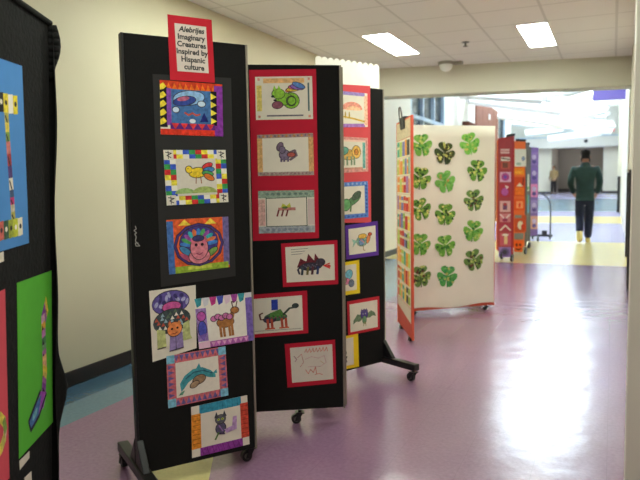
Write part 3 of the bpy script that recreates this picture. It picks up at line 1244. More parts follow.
def art_faint(d):
    c = (206, 130, 116)
    for i in range(7):
        d.line(c, [(.34 + i * .08, .16), (.38 + i * .08, .06), (.40 + i * .08, .18)], .018)
    d.line((200, 150, 140), [(.16, .30), (.26, .20), (.30, .44), (.22, .56)], .018)
    d.line((160, 120, 130), [(.08, .24), (.14, .34), (.10, .40)], .02)
    d.line((196, 150, 150), [(.34, .36), (.50, .30), (.66, .36), (.80, .30), (.84, .50), (.70, .60), (.40, .58)], .014)
    d.line(c, [(.34, .66), (.40, .78), (.46, .66), (.52, .76), (.58, .60), (.60, .80)], .02)
    d.line(c, [(.56, .82), (.66, .80), (.74, .84)], .02)
    d.line((190, 160, 110), [(.70, .44), (.78, .52)], .014)


RED = (186, 30, 52)
sh = Sheet(P2, [(249, 70), (316, 69), (319, 238), (253, 241)], 0.0008)
d = Draw(sh, RED)
tag(d.done('backing_paper', None, sh.center()), 'long crimson backing sheet behind three drawings on the second panel', 'paper')
loose(P2, [(255, 77), (312, 76.2), (313, 119), (256, 120)], art_squirrel, 'green squirrel drawing with a rainbow tail, topmost on the crimson sheet', 2)
loose(P2, [(257, 135), (313, 133), (314, 175), (258, 176)], art_wolf, 'small purple wolf drawing with an orange patterned border, middle of the crimson sheet', 2)
loose(P2, [(258, 191), (314, 190), (315, 232), (259, 233.5)], art_horse, 'tiny red and green creature drawing with a pale green border, lowest on the crimson sheet', 2)
mounted(P2, [(281, 243.5), (337.2, 240), (338.2, 284), (283, 287)], RED, (.07, .09, .06, .10), art_dragon, 'red mounted drawing of a dark winged dragon breathing red flames', 2)
mounted(P2, [(249, 295), (307, 290.5), (308.3, 333), (250, 338)], RED, (.05, .10, .09, .08), art_griffin, 'red mounted drawing of a green and black griffin with a blue hat', 1)
mounted(P2, [(284.6, 344), (335, 339.5), (336.3, 383), (287.5, 387.5)], RED, (.10, .10, .06, .10), art_faint, 'red mounted drawing in faint pink lines, lowest on the second panel', 1, (214, 204, 190))


# ------------------------------------------------------------------ drawings on the third panel
def art_shell(d):
    d.rect((150, 130, 190), .10, .0, .92, .10)
    d.rect((166, 120, 190), .05, .90, .92, 1)
    d.rect((240, 190, 160), .90, .08, 1, .95)
    d.rect((150, 120, 190), 0, 0, .05, 1)
    d.ell((230, 150, 130), .55, .50, .30, .22, n=16, a0=180, a1=360)
    d.ell((240, 190, 150), .58, .52, .22, .12, n=16, a0=180, a1=360)
    d.line((214, 176, 70), [(.1, .60), (.30, .70), (.60, .76), (.90, .84)], .05)
    for i in range(4):
        d.ell((190, 160, 70), .14 + .11 * i, .66, .02, .10)


def art_lioncub(d):
    d.frame((214, 150, 140), .07, .08)
    d.rect((236, 200, 180), .07, .08, .93, .13)
    d.rect((110, 170, 160), .84, .14, .92, .90)
    d.rect((206, 150, 130), .07, .86, .84, .92)
    d.ell((214, 170, 90), .45, .50, .22, .14)
    d.ell((226, 180, 90), .66, .42, .12, .18)
    d.ell((200, 130, 60), .66, .42, .05, .08)
    for u in (.30, .40, .52, .60):
        d.line((130, 150, 120), [(u, .56), (u, .78)], .05)
    d.ell((110, 170, 150), .30, .40, .14, .10, -30)


def art_bluebird(d):
    d.frame((90, 130, 200), .10, .12)
    for i in range(8):
        d.rect((150, 180, 220), .05 + i * .12, .03, .10 + i * .12, .09)
        d.rect((60, 90, 170), .05 + i * .12, .92, .10 + i * .12, .97)
        d.rect((60, 90, 170), .92, .10 + i * .1, .97, .15 + i * .1)
    d.ell((90, 130, 90), .55, .52, .26, .09, -32)
    d.ell((80, 96, 80), .66, .38, .15, .08, -40)
    d.ell((110, 170, 110), .36, .62, .12, .16, 10)
    d.line((100, 130, 90), [(.50, .62), (.48, .80)], .04)


def art_fish(d):
    d.ell((130, 170, 150), .48, .52, .20, .20)
    d.ell((120, 150, 190), .46, .56, .10, .12)
    d.ell((222, 176, 80), .50, .34, .15, .09)
    d.poly((150, 190, 170), [(.30, .50), (.10, .40), (.16, .56), (.12, .74)])
    d.ell((214, 130, 80), .72, .46, .06, .18, 15)
    d.ell((200, 90, 60), .78, .30, .07, .06)
    d.line((160, 120, 70), [(.52, .72), (.52, .88), (.58, .90)], .025)
    d.line((200, 130, 110), [(.40, .44), (.56, .60)], .03)


def art_flower(d):
    d.ell((120, 190, 210), .70, .38, .14, .20, 20)
    d.ell((214, 130, 160), .62, .62, .12, .12)
    d.ell((110, 120, 140), .80, .72, .10, .14)
    d.ell((150, 140, 120), .45, .56, .16, .20)
    d.line((120, 130, 110), [(.4, .6), (.36, .86)], .04)


def art_bat(d):
    d.poly((110, 130, 100), [(.42, .46), (.26, .40), (.12, .60), (.10, .74), (.22, .66), (.34, .68), (.42, .62)])
    d.poly((110, 130, 100), [(.60, .44), (.76, .34), (.90, .44), (.94, .58), (.82, .54), (.70, .60), (.60, .58)])
    d.ell((84, 70, 140), .51, .44, .13, .17)
    for u in (.42, .50, .60):
        d.poly((90, 80, 130), [(u - .05, .36), (u + .05, .36), (u, .22)])
    d.ell((110, 150, 110), .51, .64, .07, .14)
    d.line((150, 150, 90), [(.50, .72), (.47, .86)], .025)
    d.line((150, 150, 90), [(.54, .72), (.56, .86)], .025)
    for u in (.47, .55):
        d.ell((200, 200, 190), u, .42, .018, .02)


def art_blackcat(d):
    d.line((40, 36, 36), [(.50, .24), (.60, .40), (.52, .60), (.70, .70)], .10)
    d.ell((40, 36, 36), .50, .24, .12, .08)
    d.ell((40, 36, 36), .56, .52, .16, .14)
    d.line((40, 36, 36), [(.48, .60), (.40, .82)], .06)
    d.line((40, 36, 36), [(.62, .60), (.70, .86)], .06)


sh = Sheet(P3, [(327, 83.5), (370, 86), (371, 222.5), (328, 223)], 0.0008)
d = Draw(sh, (214, 80, 84))
tag(d.done('backing_paper', None, sh.center()), 'long coral backing sheet behind three drawings on the third panel', 'paper')
loose(P3, [(332, 90), (367, 93.5), (367.5, 127), (332, 127.5)], art_shell, 'drawing with an orange arch and purple bands, topmost on the coral sheet', 2)
loose(P3, [(332, 136), (367.5, 138), (368, 171.5), (332.5, 173.5)], art_lioncub, 'orange creature drawing with a pink and teal border, middle of the coral sheet', 2)
loose(P3, [(332, 183), (367.5, 181), (368.3, 217), (333, 220)], art_bluebird, 'green bird drawing with a blue checked border, lowest on the coral sheet', 2)
mounted(P3, [(344.8, 225.5), (377.3, 221), (378.3, 255), (346, 259.5)], (92, 54, 150), (.09, .12, .08, .12), art_fish, 'purple mounted drawing of a round colourful fish bird on the third panel', 3)
mounted(P3, [(326, 265), (359, 260), (359.8, 293), (327, 298)], (236, 206, 40), (.08, .10, .10, .12), art_flower, 'yellow mounted drawing half hidden behind the second panel, above the bat drawing', 1)
mounted(P3, [(346.8, 301.5), (379, 296), (379.5, 329), (348, 335.5)], (190, 40, 52), (.07, .10, .07, .08), art_bat, 'red mounted drawing of a purple bat creature with spread wings', 2)
mounted(P3, [(325, 340), (358, 333.5), (358.8, 366.5), (326, 373)], (240, 206, 36), (.08, .08, .16, .10), art_blackcat, 'yellow mounted drawing of a black figure, lowest on the third panel', 1)

# white scalloped paper standing behind the top of the third panel
n = 11
ring = []
zt = 2.056
wd = P3.w
ring.append(P3.pt(0.07, 1.80, -0.042))
ring.append(P3.pt(wd, 1.80, -0.042))
for i in range(n, 0, -1):
    u1, u0 = 0.07 + (wd - 0.07) * i / n, 0.07 + (wd - 0.07) * (i - 1) / n
    for k in range(6):
        a = k / 6
        u = u1 + (u0 - u1) * a
        ring.append(P3.pt(u, zt + 0.016 * math.sin(math.pi * a) ** 0.7, -0.042))
ring.append(P3.pt(0.07, zt, -0.042))
b = MB()
b.prism(ring, P3.n * -0.002, card((244, 242, 232)))
tag(b.build('scalloped_paper', None, P3.pt(wd / 2, 1.9, -0.042)), 'white paper with a scalloped edge rising behind the third panel', 'paper')

# ================================================================== NEAREST BOARD AT THE LEFT EDGE
base = V((-1.8, 1.6, 0))
nb = thing('display_board', base, 'black cloth covered display board at the left edge with bright construction paper', 'display board', 'rolling room dividers down the corridor')
b = MB()
b.prism([P0.pt(0, BOTZ), P0.pt(P0.w, BOTZ), P0.pt(P0.w, TOPZ - 0.005), P0.pt(0, TOPZ + 0.0)], P0.n * -0.04, M_CLOTH)
b.build('panel', nb, base, bevel=0.006)
# loose cloth hanging down the right edge, waving outwards towards the floor
b = MB()
rows = 40
prof = []
for i in range(rows + 1):
    z = 0.10 + (TOPZ - 0.12) * i / rows
    bulge = 0.008 + 0.045 * math.exp(-((z - 0.50) / 0.12) ** 2) + 0.006 * math.sin(z * 5.0) ** 2
    prof.append((z, bulge))
cols_n = 10
grid = []
for z, bl in prof:
    r_ = []
    for j in range(cols_n + 1):
        a = math.pi * j / cols_n
        u = P0.w - 0.01 + (0.014 + bl) * max(0, math.sin(a)) ** 0.8
        o = 0.020 - 0.034 * (1 - math.cos(a)) + 0.004 * math.sin(z * 9 + a) + bl * 0.9 * math.sin(a)
        r_.append(P0.pt(u, z, o))
    grid.append(r_)
pts = [p for r_ in grid for p in r_]
fs = []
for i in range(rows):
    for j in range(cols_n):
        k = i * (cols_n + 1) + j
        fs.append((k, k + 1, k + cols_n + 2, k + cols_n + 1))
b.faces(pts, fs, M_CLOTH)
b.build('cloth_edge', nb, base, smooth=True)
b = MB()
# gathered knot of cloth at the top corner
kn = []
for i in range(9):
    t_ = i / 8
    kn.append((P0.pt(P0.w + 0.012 + 0.012 * math.sin(t_ * 3.1), TOPZ - 0.005 - 0.20 * t_, 0.0), 0.022 + 0.016 * math.sin(math.pi * min(1, t_ * 1.25)) - 0.012 * t_))
for (p0_, r0), (p1_, r1) in zip(kn[:-1], kn[1:]):
    b.cyl(p0_, p1_, max(r0, .01), M_CLOTH, 14, max(r1, .008))
b.build('cloth_knot', nb, base, smooth=True)
b = MB()
b.tube([P0.pt(0, TOPZ + 0.004, 0.004), P0.pt(P0.w, TOPZ - 0.001, 0.004)], 0.010, M_CLOTH, 10)
b.build('cloth_hem', nb, base, smooth=True)
fq = P0.pt(0.1, 0, -0.02)
caster((fq.x, fq.y), nb, base, (P0.d.x, P0.d.y), r=0.03)
fq = P0.pt(P0.w - 0.1, 0, -0.02)
caster((fq.x, fq.y), nb, base, (P0.d.x, P0.d.y), r=0.03)


def letter_strip(d, path, w, cols, dark=True):
    """a cut-out strip of patterned magazine paper along a path"""
    for i, ((x0, y0), (x1, y1)) in enumerate(zip(path[:-1], path[1:])):
        n_ = 4
        for k in range(n_):
            a = (x0 + (x1 - x0) * k / n_, y0 + (y1 - y0) * k / n_)
            b_ = (x0 + (x1 - x0) * (k + 1) / n_, y0 + (y1 - y0) * (k + 1) / n_)
            d.line(cols[(i * n_ + k) % len(cols)], [a, b_], w)
            if dark and k % 2:
                d.line(INK, [(a[0] - w * .3, a[1]), (b_[0] + w * .3, b_[1])], w * .25)


mixc = [(190, 180, 150), (176, 170, 84), (214, 196, 80), (120, 150, 70), (200, 120, 110), (160, 60, 60), (80, 60, 110), (224, 216, 196), (60, 80, 110), (190, 60, 110)]


def poster(plane, q, colour, draw, name, label, layer=1):
    sh_ = Sheet(plane, q, 0.0012 * layer)
    d_ = Draw(sh_, colour)
    draw(d_)
    o = d_.done(name, None, sh_.center())
    return tag(o, label, 'poster', 'construction paper posters on the nearest board')


def art_I(d):
    letter_strip(d, [(.745, .24), (.755, .44), (.775, .70), (.785, .86)], .055, mixc)
    for t_ in (.22, .89):
        for k in range(5):
            c = [(224, 216, 190), (40, 40, 44), (220, 200, 60), (230, 226, 214), (224, 206, 50)][k]
            if t_ > .5:
                c = [(200, 100, 90), (60, 90, 70), (150, 160, 60), (190, 196, 60), (222, 216, 190)][k]
            u0 = .58 + k * .065
            d.poly(c, [(u0, t_ - .045), (u0 + .066, t_ - .05), (u0 + .066, t_ + .05), (u0, t_ + .055)])
            d.ell((230, 224, 206) if k % 2 else INK, u0 + .035, t_, .016, .014)


def art_J(d):
    pc = [(214, 190, 60), (200, 176, 84), (150, 90, 150), (120, 60, 140), (190, 150, 170), (210, 160, 60), (170, 110, 160), (70, 120, 80), (110, 150, 110), (160, 100, 150), (212, 170, 110), (206, 150, 120)]
    letter_strip(d, [(.82, .22), (.72, .29), (.74, .48), (.75, .62), (.70, .76)], .12, pc)
    d.poly((150, 70, 170), [(.60, .72), (.80, .76), (.70, .84), (.48, .86)])
    d.poly((70, 110, 160), [(.44, .78), (.64, .74), (.54, .86), (.32, .90), (.26, .84)])
    d.line((40, 36, 60), [(.60, .72), (.26, .84), (.32, .905), (.56, .865), (.78, .77)], .025)
    d.ell((110, 170, 180), .44, .83, .08, .02, -15)


def art_O(d):
    for i in range(14):
        a0 = math.radians(i * 360 / 14)
        a1 = math.radians((i + 1) * 360 / 14)
        d.line(mixc[i % len(mixc)], [(.72 + .22 * math.cos(a0), .72 + .10 * math.sin(a0)), (.72 + .22 * math.cos(a1), .72 + .10 * math.sin(a1))], .06)


poster(P0, [(-66, 36), (21.5, 66), (28.5, 243), (-56, 268)], (74, 134, 196), art_I, 'construction_paper', 'blue construction paper with a patterned letter on the nearest board')
poster(P0, [(16.5, 283), (51, 270.5), (52.5, 422), (18.5, 459)], (84, 172, 52), art_J, 'construction_paper', 'green construction paper with a purple patterned curved letter on the nearest board')
poster(P0, [(-60, 318), (4.5, 289), (9, 478), (-50, 540)], (202, 76, 88), art_O, 'construction_paper', 'pinkish red construction paper cut by the left edge of the picture')
for q, lb_ in (([(-8, 256), (3, 251.5), (3.5, 261), (-8, 266)], 'small white name slip under the blue construction paper'), ([(19, 461), (29, 451), (29, 458), (19.5, 470)], 'small white name slip under the green construction paper'),
               ([(24, 478), (31, 471), (31.5, 484), (24.5, 491)], 'lowest white name slip on the nearest board, cut by the bottom edge')):
    sh = Sheet(P0, q, 0.001)
    d = Draw(sh, (214, 206, 190))
    tag(d.done('name_slip', None, sh.center()), lb_, 'paper', 'white name slips on the nearest board')

# ================================================================== SHAMROCK BOARD + BOOK PANEL
M_KRAFT = mat('cream_roll_paper', (232, 229, 214), 0.8, noise=0.04, nscale=3, bump=0.25, bscale=5)
M_ORANGE = mat('orange_red_paper', (206, 84, 58), 0.7, noise=0.05, nscale=8)
base = V((-1.5, 5.9, 0))
dv2 = thing('room_divider', base, 'folding room divider with one orange red panel and one wide cream covered panel', 'room divider', 'rolling room dividers down the corridor')
panel_part(PR, dv2, base, face=M_ORANGE, strip=M_ORANGE, top=1.81, bot=0.05, th=0.016)
panel_part(PS, dv2, base, face=M_ORANGE, strip=M_ORANGE, top=1.825, bot=0.045)
lk = Plane((PS.a - PS.n * 0.045 + PS.d * .02).to_2d(), (PR.a - PR.n * 0.045 + PR.d * 0.02).to_2d())
panel_part(lk, dv2, base, face=M_ORANGE, strip=M_ORANGE, top=1.80, bot=0.05)
# next panel turning back from the right end of the wide panel
PT = Plane((PS.b - PS.n * 0.045 - PS.d * 0.02).to_2d(), (PS.b - PS.n * 0.045 - PS.d * 0.02 + V((-0.32, 0.52, 0))).to_2d())
panel_part(PT, dv2, base, face=mat('green_paper_face', (150, 168, 110), 0.7, noise=0.1, nscale=10), strip=M_ALU, top=1.82, bot=0.05)
for u_ in (0.1, 0.55):
    q = PR.pt(u_, 0, -0.02)
    caster((q.x, q.y), dv2, base, (PR.d.x, PR.d.y), r=0.0155)
for u_ in (0.1, 0.9):
    q = PS.pt(u_, 0, -0.02)
    caster((q.x, q.y), dv2, base, (PS.d.x, PS.d.y), r=0.0125)
# cream paper covering
b = MB()
cols_n, rows = 24, 30
grid = []
uR, z0, z1 = PS.w - 0.008, 0.064, 1.836
pts = []
for i in range(rows + 1):
    for j in range(cols_n + 1):
        u, z = uR * j / cols_n, z0 + (z1 - z0) * i / rows
        if i == 0:
            z += 0.012 * math.sin(u * 9)
        off = 0.008 + 0.0025 * math.sin(z * 7 + u * 2) + 0.002 * math.sin(u * 11)
        if i == rows:
            off, z = -0.03, z1 + 0.001
        elif i == rows - 1:
            z = z1
        pts.append(PS.pt(u, z, off))
fs = [(i * (cols_n + 1) + j, i * (cols_n + 1) + j + 1, (i + 1) * (cols_n + 1) + j + 1, (i + 1) * (cols_n + 1) + j) for i in range(rows) for j in range(cols_n)]
b.faces(pts, fs, M_KRAFT)
o = b.build('paper_cover', dv2, base, smooth=True)
tag(o, 'wrinkled cream paper cover')


def shamrock(x, y, size, pal, stem, rot, label):
    u, z = PS.uv(x, y)
    b = MB()
    c0 = PS.pt(u, z, 0.014)
    ca, sa = math.cos(rot), math.sin(rot)

    def P(a, b_, off):
        return PS.pt(u + (a * ca - b_ * sa) * size, z + (a * sa + b_ * ca) * size, 0.014 + off)
    base_c = pal[0]
    k = 0
    for ang in (90, 210, 330):
        A = math.radians(ang)
        ring = []
        for i in range(24):
            t_ = 2 * math.pi * i / 24
            hx = 0.0245 * 16 * math.sin(t_) ** 3
            hy = 0.0185 * (13 * math.cos(t_) - 5 * math.cos(2 * t_) - 2 * math.cos(3 * t_) - math.cos(4 * t_)) + 0.285
            X, Y = hx, hy
            ring.append(P(X * math.sin(A) + Y * math.cos(A), -X * math.cos(A) + Y * math.sin(A), 0.0))
        b.prism(ring, PS.n * (-0.001 - 0.0002 * k), card(base_c))
        k += 1
    b.prism([P(-.03, -.05, 0.0004), P(.03, -.05, .0004), P(.09 + stem, -.54, .0004), P(.03 + stem, -.56, .0004)], PS.n * -0.0012, card(pal[1]))
    # torn paper mosaic
    i = 0
    rnd = random.Random(int(x * 7 + y))
    for ang in (90, 210, 330):
        A = math.radians(ang)
        for m_ in range(14):
            rr, ww = rnd.uniform(.08, .46), rnd.uniform(-.22, .22)
            X, Y = ww * min(1, rr / .25), rr
            a_, b_ = X * math.sin(A) + Y * math.cos(A), -X * math.cos(A) + Y * math.sin(A)
            s_ = rnd.uniform(.05, .085)
            q = rnd.uniform(0, 1.5)
            quad = [P(a_ + s_ * math.cos(q + v) * 1.2, b_ + s_ * math.sin(q + v), 0.0005 + 0.00006 * i) for v in (0, 1.57, 3.14, 4.71)]
            b.poly(quad, card(pal[1 + (i % (len(pal) - 1))]))
            i += 1
    o = b.build('paper_shamrock', None, c0)
    tag(o, label, 'shamrock', 'mosaic shamrocks on the cream board')


LG = [(120, 180, 80), (84, 150, 60), (156, 200, 110), (60, 120, 60), (196, 206, 110), (100, 176, 84)]
DG = [(70, 84, 50), (40, 56, 36), (206, 206, 110), (56, 60, 40), (120, 110, 60), (186, 196, 120)]
MG = [(104, 154, 66), (56, 96, 48), (170, 204, 100), (220, 216, 130), (44, 74, 44), (140, 180, 80)]
BG = [(106, 140, 76), (60, 84, 50), (190, 204, 120), (100, 64, 54), (44, 64, 54), (150, 176, 90)]
sham = [
    (421, 145, LG, 'light green shamrock at the top left, half behind the book panel'),
    (420, 178, MG, 'green shamrock second down the left edge, half behind the book panel'),
    (420, 209, MG, 'green shamrock midway down the left edge, half behind the book panel'),
    (419.5, 244, LG, 'light green shamrock fourth down the left edge, half behind the book panel'),
    (420, 276, BG, 'dark and light green shamrock at the bottom left, half behind the book panel'),
    (444, 153, DG, 'dark brownish green shamrock with yellow spots in the middle column'),
    (444.5, 181.5, [(120, 186, 90), (100, 170, 80), (140, 200, 110), (90, 170, 80), (206, 160, 90), (120, 190, 100)], 'bright green shamrock with a hint of orange, second down the middle column'),
    (444.5, 214, MG, 'green shamrock with dark spots, third down the middle column'),
    (444.5, 245.5, [(110, 170, 70), (70, 130, 60), (140, 190, 90), (60, 110, 50), (180, 210, 130), (110, 170, 70)], 'mid green shamrock, fourth down the middle column'),
    (446.5, 276, [(90, 170, 90), (60, 150, 80), (120, 190, 110), (70, 140, 100), (190, 190, 110), (60, 120, 60)], 'emerald shamrock lowest in the middle column'),
    (469, 143.5, [(130, 200, 90), (110, 190, 80), (160, 210, 110), (206, 206, 110), (90, 170, 70), (140, 200, 90)], 'bright lime shamrock at the top right of the cream board'),
    (476.5, 170.5, MG, 'yellow green shamrock second down the right column'),
    (473, 200, BG, 'dark edged green shamrock third down the right column'),
    (472.5, 230.5, LG, 'green shamrock fourth down the right column'),
    (473, 259.5, BG, 'mottled green shamrock lowest in the right column'),
]
for i, (x, y, pal, lb_) in enumerate(sham):
    shamrock(x, y, 0.20, pal, [.02, -.08, .06][i % 3], [.1, -.12, .22, -.05][i % 4], lb_)

# bookshelf pictures on the orange red panel, one sheet per shelf
ub0, ub1 = 0.03, 0.69
zr = 1.80
b = MB()
b.prism([PR.pt(.03, 1.65, .0022), PR.pt(.69, 1.65, .0022), PR.pt(.69, 1.795, .0022), PR.pt(.03, 1.795, .0022)], PR.n * -0.001, paint((214, 196, 160)))
tag(b.build('title_paper', None, PR.pt(.3, 1.75, .002)), 'tan paper under the clip at the top of the book panel', 'paper')
ordn = ['topmost', 'second', 'third', 'fourth', 'fifth', 'sixth', 'seventh', 'eighth', 'lowest']
spine = [(236, 150, 80), (160, 190, 80), (226, 84, 80), (130, 130, 180), (244, 214, 90), (176, 130, 180), (100, 176, 150), (244, 180, 100), (220, 90, 60), (236, 160, 60), (206, 60, 60), (90, 84, 76), (190, 210, 100)]
for i in range(9):
    zt_ = 1.645 - i * 0.150
    sh = Sheet.__new__(Sheet)
    sh.p = PR
    sh.off = 0.0022
    sh.c = [(ub0, zt_), (ub1, zt_), (ub1, zt_ - 0.148), (ub0, zt_ - 0.148)]
    d = Draw(sh, (236, 226, 200))
    rnd = random.Random(i)
    u = .04
    while u < .93:
        w = rnd.uniform(.10, .20)
        hgt_ = rnd.uniform(.74, .90)
        d.rect(spine[rnd.randrange(len(spine))], u, .92 - hgt_, min(u + w, .96), .92)
        if rnd.random() < .5:
            d.rect((230, 220, 180), u + .01, .34, min(u + w - .01, .95), .48)
        u += w + .006
    tag(d.done('shelf_picture', None, sh.center()), '%s picture of colourful book spines on the orange red panel' % ordn[i] if i in (0, 8) else '%s picture of book spines from the top of the orange red panel' % ordn[i], 'picture', 'book spine pictures on the orange red panel')
b = MB()
b.prism([PR.pt(.03, .22, .0022), PR.pt(.69, .17, .0022), PR.pt(.69, .29, .0022), PR.pt(.03, .29, .0022)], PR.n * -0.001, paint((222, 210, 186)))
tag(b.build('caption_paper', None, PR.pt(.35, .24, .002)), 'cream paper strip under the lowest book spine picture', 'paper')
# binder clip
cpu, cpz = 0.36, 1.81
t = thing('binder_clip', PR.pt(cpu, cpz, 0), 'black binder clip with a silver lever on top of the book panel', 'clip')
bs = t.location.copy()
b = MB()
b.prism([PR.pt(cpu - .10, 1.822, .012), PR.pt(cpu + .10, 1.822, .012), PR.pt(cpu + .10, 1.73, .005), PR.pt(cpu - .10, 1.73, .005)], PR.n * 0.002, M_BFRAME)
b.prism([PR.pt(cpu - .10, 1.822, .014), PR.pt(cpu + .10, 1.822, .014), PR.pt(cpu + .10, 1.822, -.03), PR.pt(cpu - .10, 1.822, -.03)], (0, 0, .004), M_BFRAME)
b.build('clip_body', t, bs)
b = MB()
b.tube([PR.pt(cpu - .07, 1.73, .010), PR.pt(cpu - .06, 1.86, .026), PR.pt(cpu - .03, 1.905, .03), PR.pt(cpu + .03, 1.905, .03), PR.pt(cpu + .06, 1.86, .026), PR.pt(cpu + .07, 1.73, .010)], 0.006, M_HUB, 8)
b.build('clip_lever', t, bs)

# ================================================================== FAR COLOURFUL DIVIDER
rat = lambda x, Y: on_y(x, 200, Y).x
N0 = V((rat(512.5, 10.75), 10.75, 0))
F0 = V((rat(497, 11.25), 11.25, 0))
N1 = V((rat(526, 11.9), 11.9, 0))
F1 = V((rat(511, 12.45), 12.45, 0))
N2 = V((rat(529.5, 13.0), 13.0, 0))
F2 = V((rat(517, 13.5), 13.5, 0))
N3 = V((rat(538.5, 14.5), 14.5, 0))
base = V((-1.6, 12.5, 0))
dv3 = thing('room_divider', base, 'distant folding room divider with red, orange, grey and purple panels', 'room divider', 'rolling room dividers down the corridor')
M_REDP = mat('red_paper_face', (170, 40, 50), 0.7, noise=0.05, nscale=8)
M_ORAP = mat('orange_paper_face', (232, 104, 40), 0.7, noise=0.05, nscale=8)
M_GRYP = mat('grey_felt_face', (120, 120, 126), 0.9, noise=0.05, nscale=8)
M_PURP = mat('purple_paper_face', (116, 84, 160), 0.7, noise=0.1, nscale=30)
Q = {}
for nm, a, b_, m_, tp in (('red', F0, N0, M_REDP, 2.0), ('orange', F0, N1, M_ORAP, 1.97), ('grey_back', F1, N1, M_GRYP, 1.93), ('grey', F1, N2, M_GRYP, 1.97), ('grey_rear', F2, N2, M_GRYP, 1.93), ('purple', F2, N3, M_PURP, 1.98)):
    dd = (b_ - a).normalized()
    Q[nm] = Plane((a + dd * 0.03).to_2d(), (b_ - dd * 0.03).to_2d())
    panel_part(Q[nm], dv3, base, face=m_, strip=m_, top=tp, bot=0.14 if nm != 'red' else .12)
for p_ in (N0, F0.lerp(N0, .35), N1, N2, N3):
    caster((p_.x, p_.y), dv3, base, (0.2, 1), r=0.05)
for nm, zc in (('red', 2.02), ('orange', 1.99), ('grey', 1.99)):
    pl = Q[nm]
    b = MB()
    b.box(pl.pt(pl.w - .1, zc, -.02), (.22, .05, .04), M_BFRAME, Matrix.Rotation(math.atan2(pl.d.y, pl.d.x), 3, 'Z'))
    b.build('hinge_cap', dv3, base)


def far_sheet(pl, x0, y0, x1, y1, paper, shapes, label, layer=1):
    sh_ = Sheet(pl, [(x0, y0), (x1, y0), (x1, y1), (x0, y1)], 0.0015 * layer)
    d_ = Draw(sh_, paper)
    for s_ in shapes:
        getattr(d_, s_[0])(*s_[1:])
    return tag(d_.done('paper_artwork', None, sh_.center()), label, 'artwork', 'papers on the distant colourful divider')


R_, O_, G_, U_ = Q['red'], Q['orange'], Q['grey'], Q['purple']
far_sheet(R_, 500.5, 149, 509.5, 153.5, (226, 190, 190), [('line', (190, 80, 90), [(.1, .5), (.9, .5)], .2)], 'small pale pink label near the top of the distant red panel')
far_sheet(R_, 501, 157, 510, 161, (224, 214, 204), [('line', (90, 50, 50), [(.1, .3), (.9, .6)], .25)], 'cream strip above the brown picture on the distant red panel')
far_sheet(R_, 501, 161.5, 510, 169, (196, 90, 76), [('rect', (120, 70, 60), .2, .15, .8, .85)], 'brown picture in a red frame on the distant red panel')
far_sheet(R_, 500, 172, 511, 182, (224, 176, 206), [('ell', (190, 70, 150), .5, .5, .35, .38), ('ell', (120, 80, 190), .5, .5, .15, .18)], 'pink paper with a magenta flower on the distant red panel')
far_sheet(R_, 500, 184, 510, 197, (186, 50, 70), [('ell', (190, 90, 170), .5, .6, .35, .3), ('poly', (230, 220, 210), [(.5, .1), (.9, .2), (.7, .4)])], 'crimson paper with a purple and white shape on the distant red panel')
far_sheet(R_, 500, 201, 510.5, 212, (226, 176, 176), [('rect', (120, 70, 110), .3, .25, .7, .8), ('ell', (190, 60, 70), .5, .3, .2, .12)], 'pink paper with a dark purple figure on the distant red panel')
far_sheet(R_, 500, 213.5, 510.5, 222, (214, 130, 140), [('line', (240, 220, 220), [(.05, .1), (.5, .7), (.95, .1)], .12), ('ell', (160, 50, 90), .5, .75, .25, .2)], 'pink paper with a pale zigzag on the distant red panel')
far_sheet(R_, 500, 223, 511, 231, (180, 54, 80), [('line', (236, 226, 216), [(.05, .9), (.5, .3), (.95, .9)], .14)], 'crimson paper with a white arch on the distant red panel')
far_sheet(R_, 500, 233, 511, 246, (206, 90, 110), [('rect', (232, 200, 150), .4, .25, .7, .85), ('ell', (240, 226, 216), .5, .15, .3, .1)], 'rose paper with a yellow candle shape on the distant red panel')
far_sheet(R_, 499, 247, 511, 257, (150, 116, 196), [('ell', (110, 90, 150), .5, .5, .35, .4), ('ell', (70, 64, 90), .5, .5, .18, .22)], 'lilac paper with a dark round shape, lowest on the distant red panel')
far_sheet(O_, 514.5, 149, 526, 166.5, (232, 232, 230), [('rect', (170, 190, 180), .15, .78, .55, .92), ('ell', (150, 170, 210), .75, .55, .14, .12)], 'large white sheet at the top of the distant orange panel', 2)
far_sheet(O_, 513.5, 168, 524, 175, (244, 140, 40), [('ell', (250, 170, 60), .5, .6, .4, .25)], 'bright orange card below the white sheet on the distant orange panel')
far_sheet(O_, 514, 177, 525, 196, (214, 78, 40), [('rect', (236, 120, 40), .1, .55, .9, .95), ('poly', (226, 210, 190), [(.2, .5), (.5, .3), (.8, .5)]), ('line', (80, 40, 40), [(.85, .05), (.8, .4)], .1)], 'orange house shaped artwork with a pale roof on the distant orange panel')
far_sheet(O_, 514, 199, 525, 210.5, (230, 92, 40), [('rect', (244, 160, 110), .2, .2, .8, .8), ('rect', (226, 70, 40), .4, .35, .6, .7)], 'red orange framed square artwork on the distant orange panel')
far_sheet(O_, 514.5, 215, 526, 232, (200, 84, 50), [('ell', (236, 220, 200), .5, .6, .25, .25), ('ell', (206, 60, 40), .75, .7, .2, .18), ('rect', (130, 130, 126), .0, .0, .6, .18)], 'artwork with a white curl on rust paper on the distant orange panel')
far_sheet(O_, 514, 233, 523.5, 239.5, (128, 130, 130), [], 'grey paper strip on the distant orange panel')
far_sheet(O_, 514, 241, 522.5, 252, (240, 100, 40), [('ell', (60, 30, 24), .3, .35, .12, .14), ('ell', (60, 30, 24), .7, .35, .12, .14), ('line', (60, 30, 24), [(.2, .7), (.5, .8), (.8, .7)], .12)], 'orange pumpkin face paper lowest on the distant orange panel')
far_sheet(G_, 525, 174, 529, 191, (222, 226, 218), [('rect', (130, 180, 120), .1, .75, .9, .92)], 'white sheet with a green foot on the distant grey panel', 2)
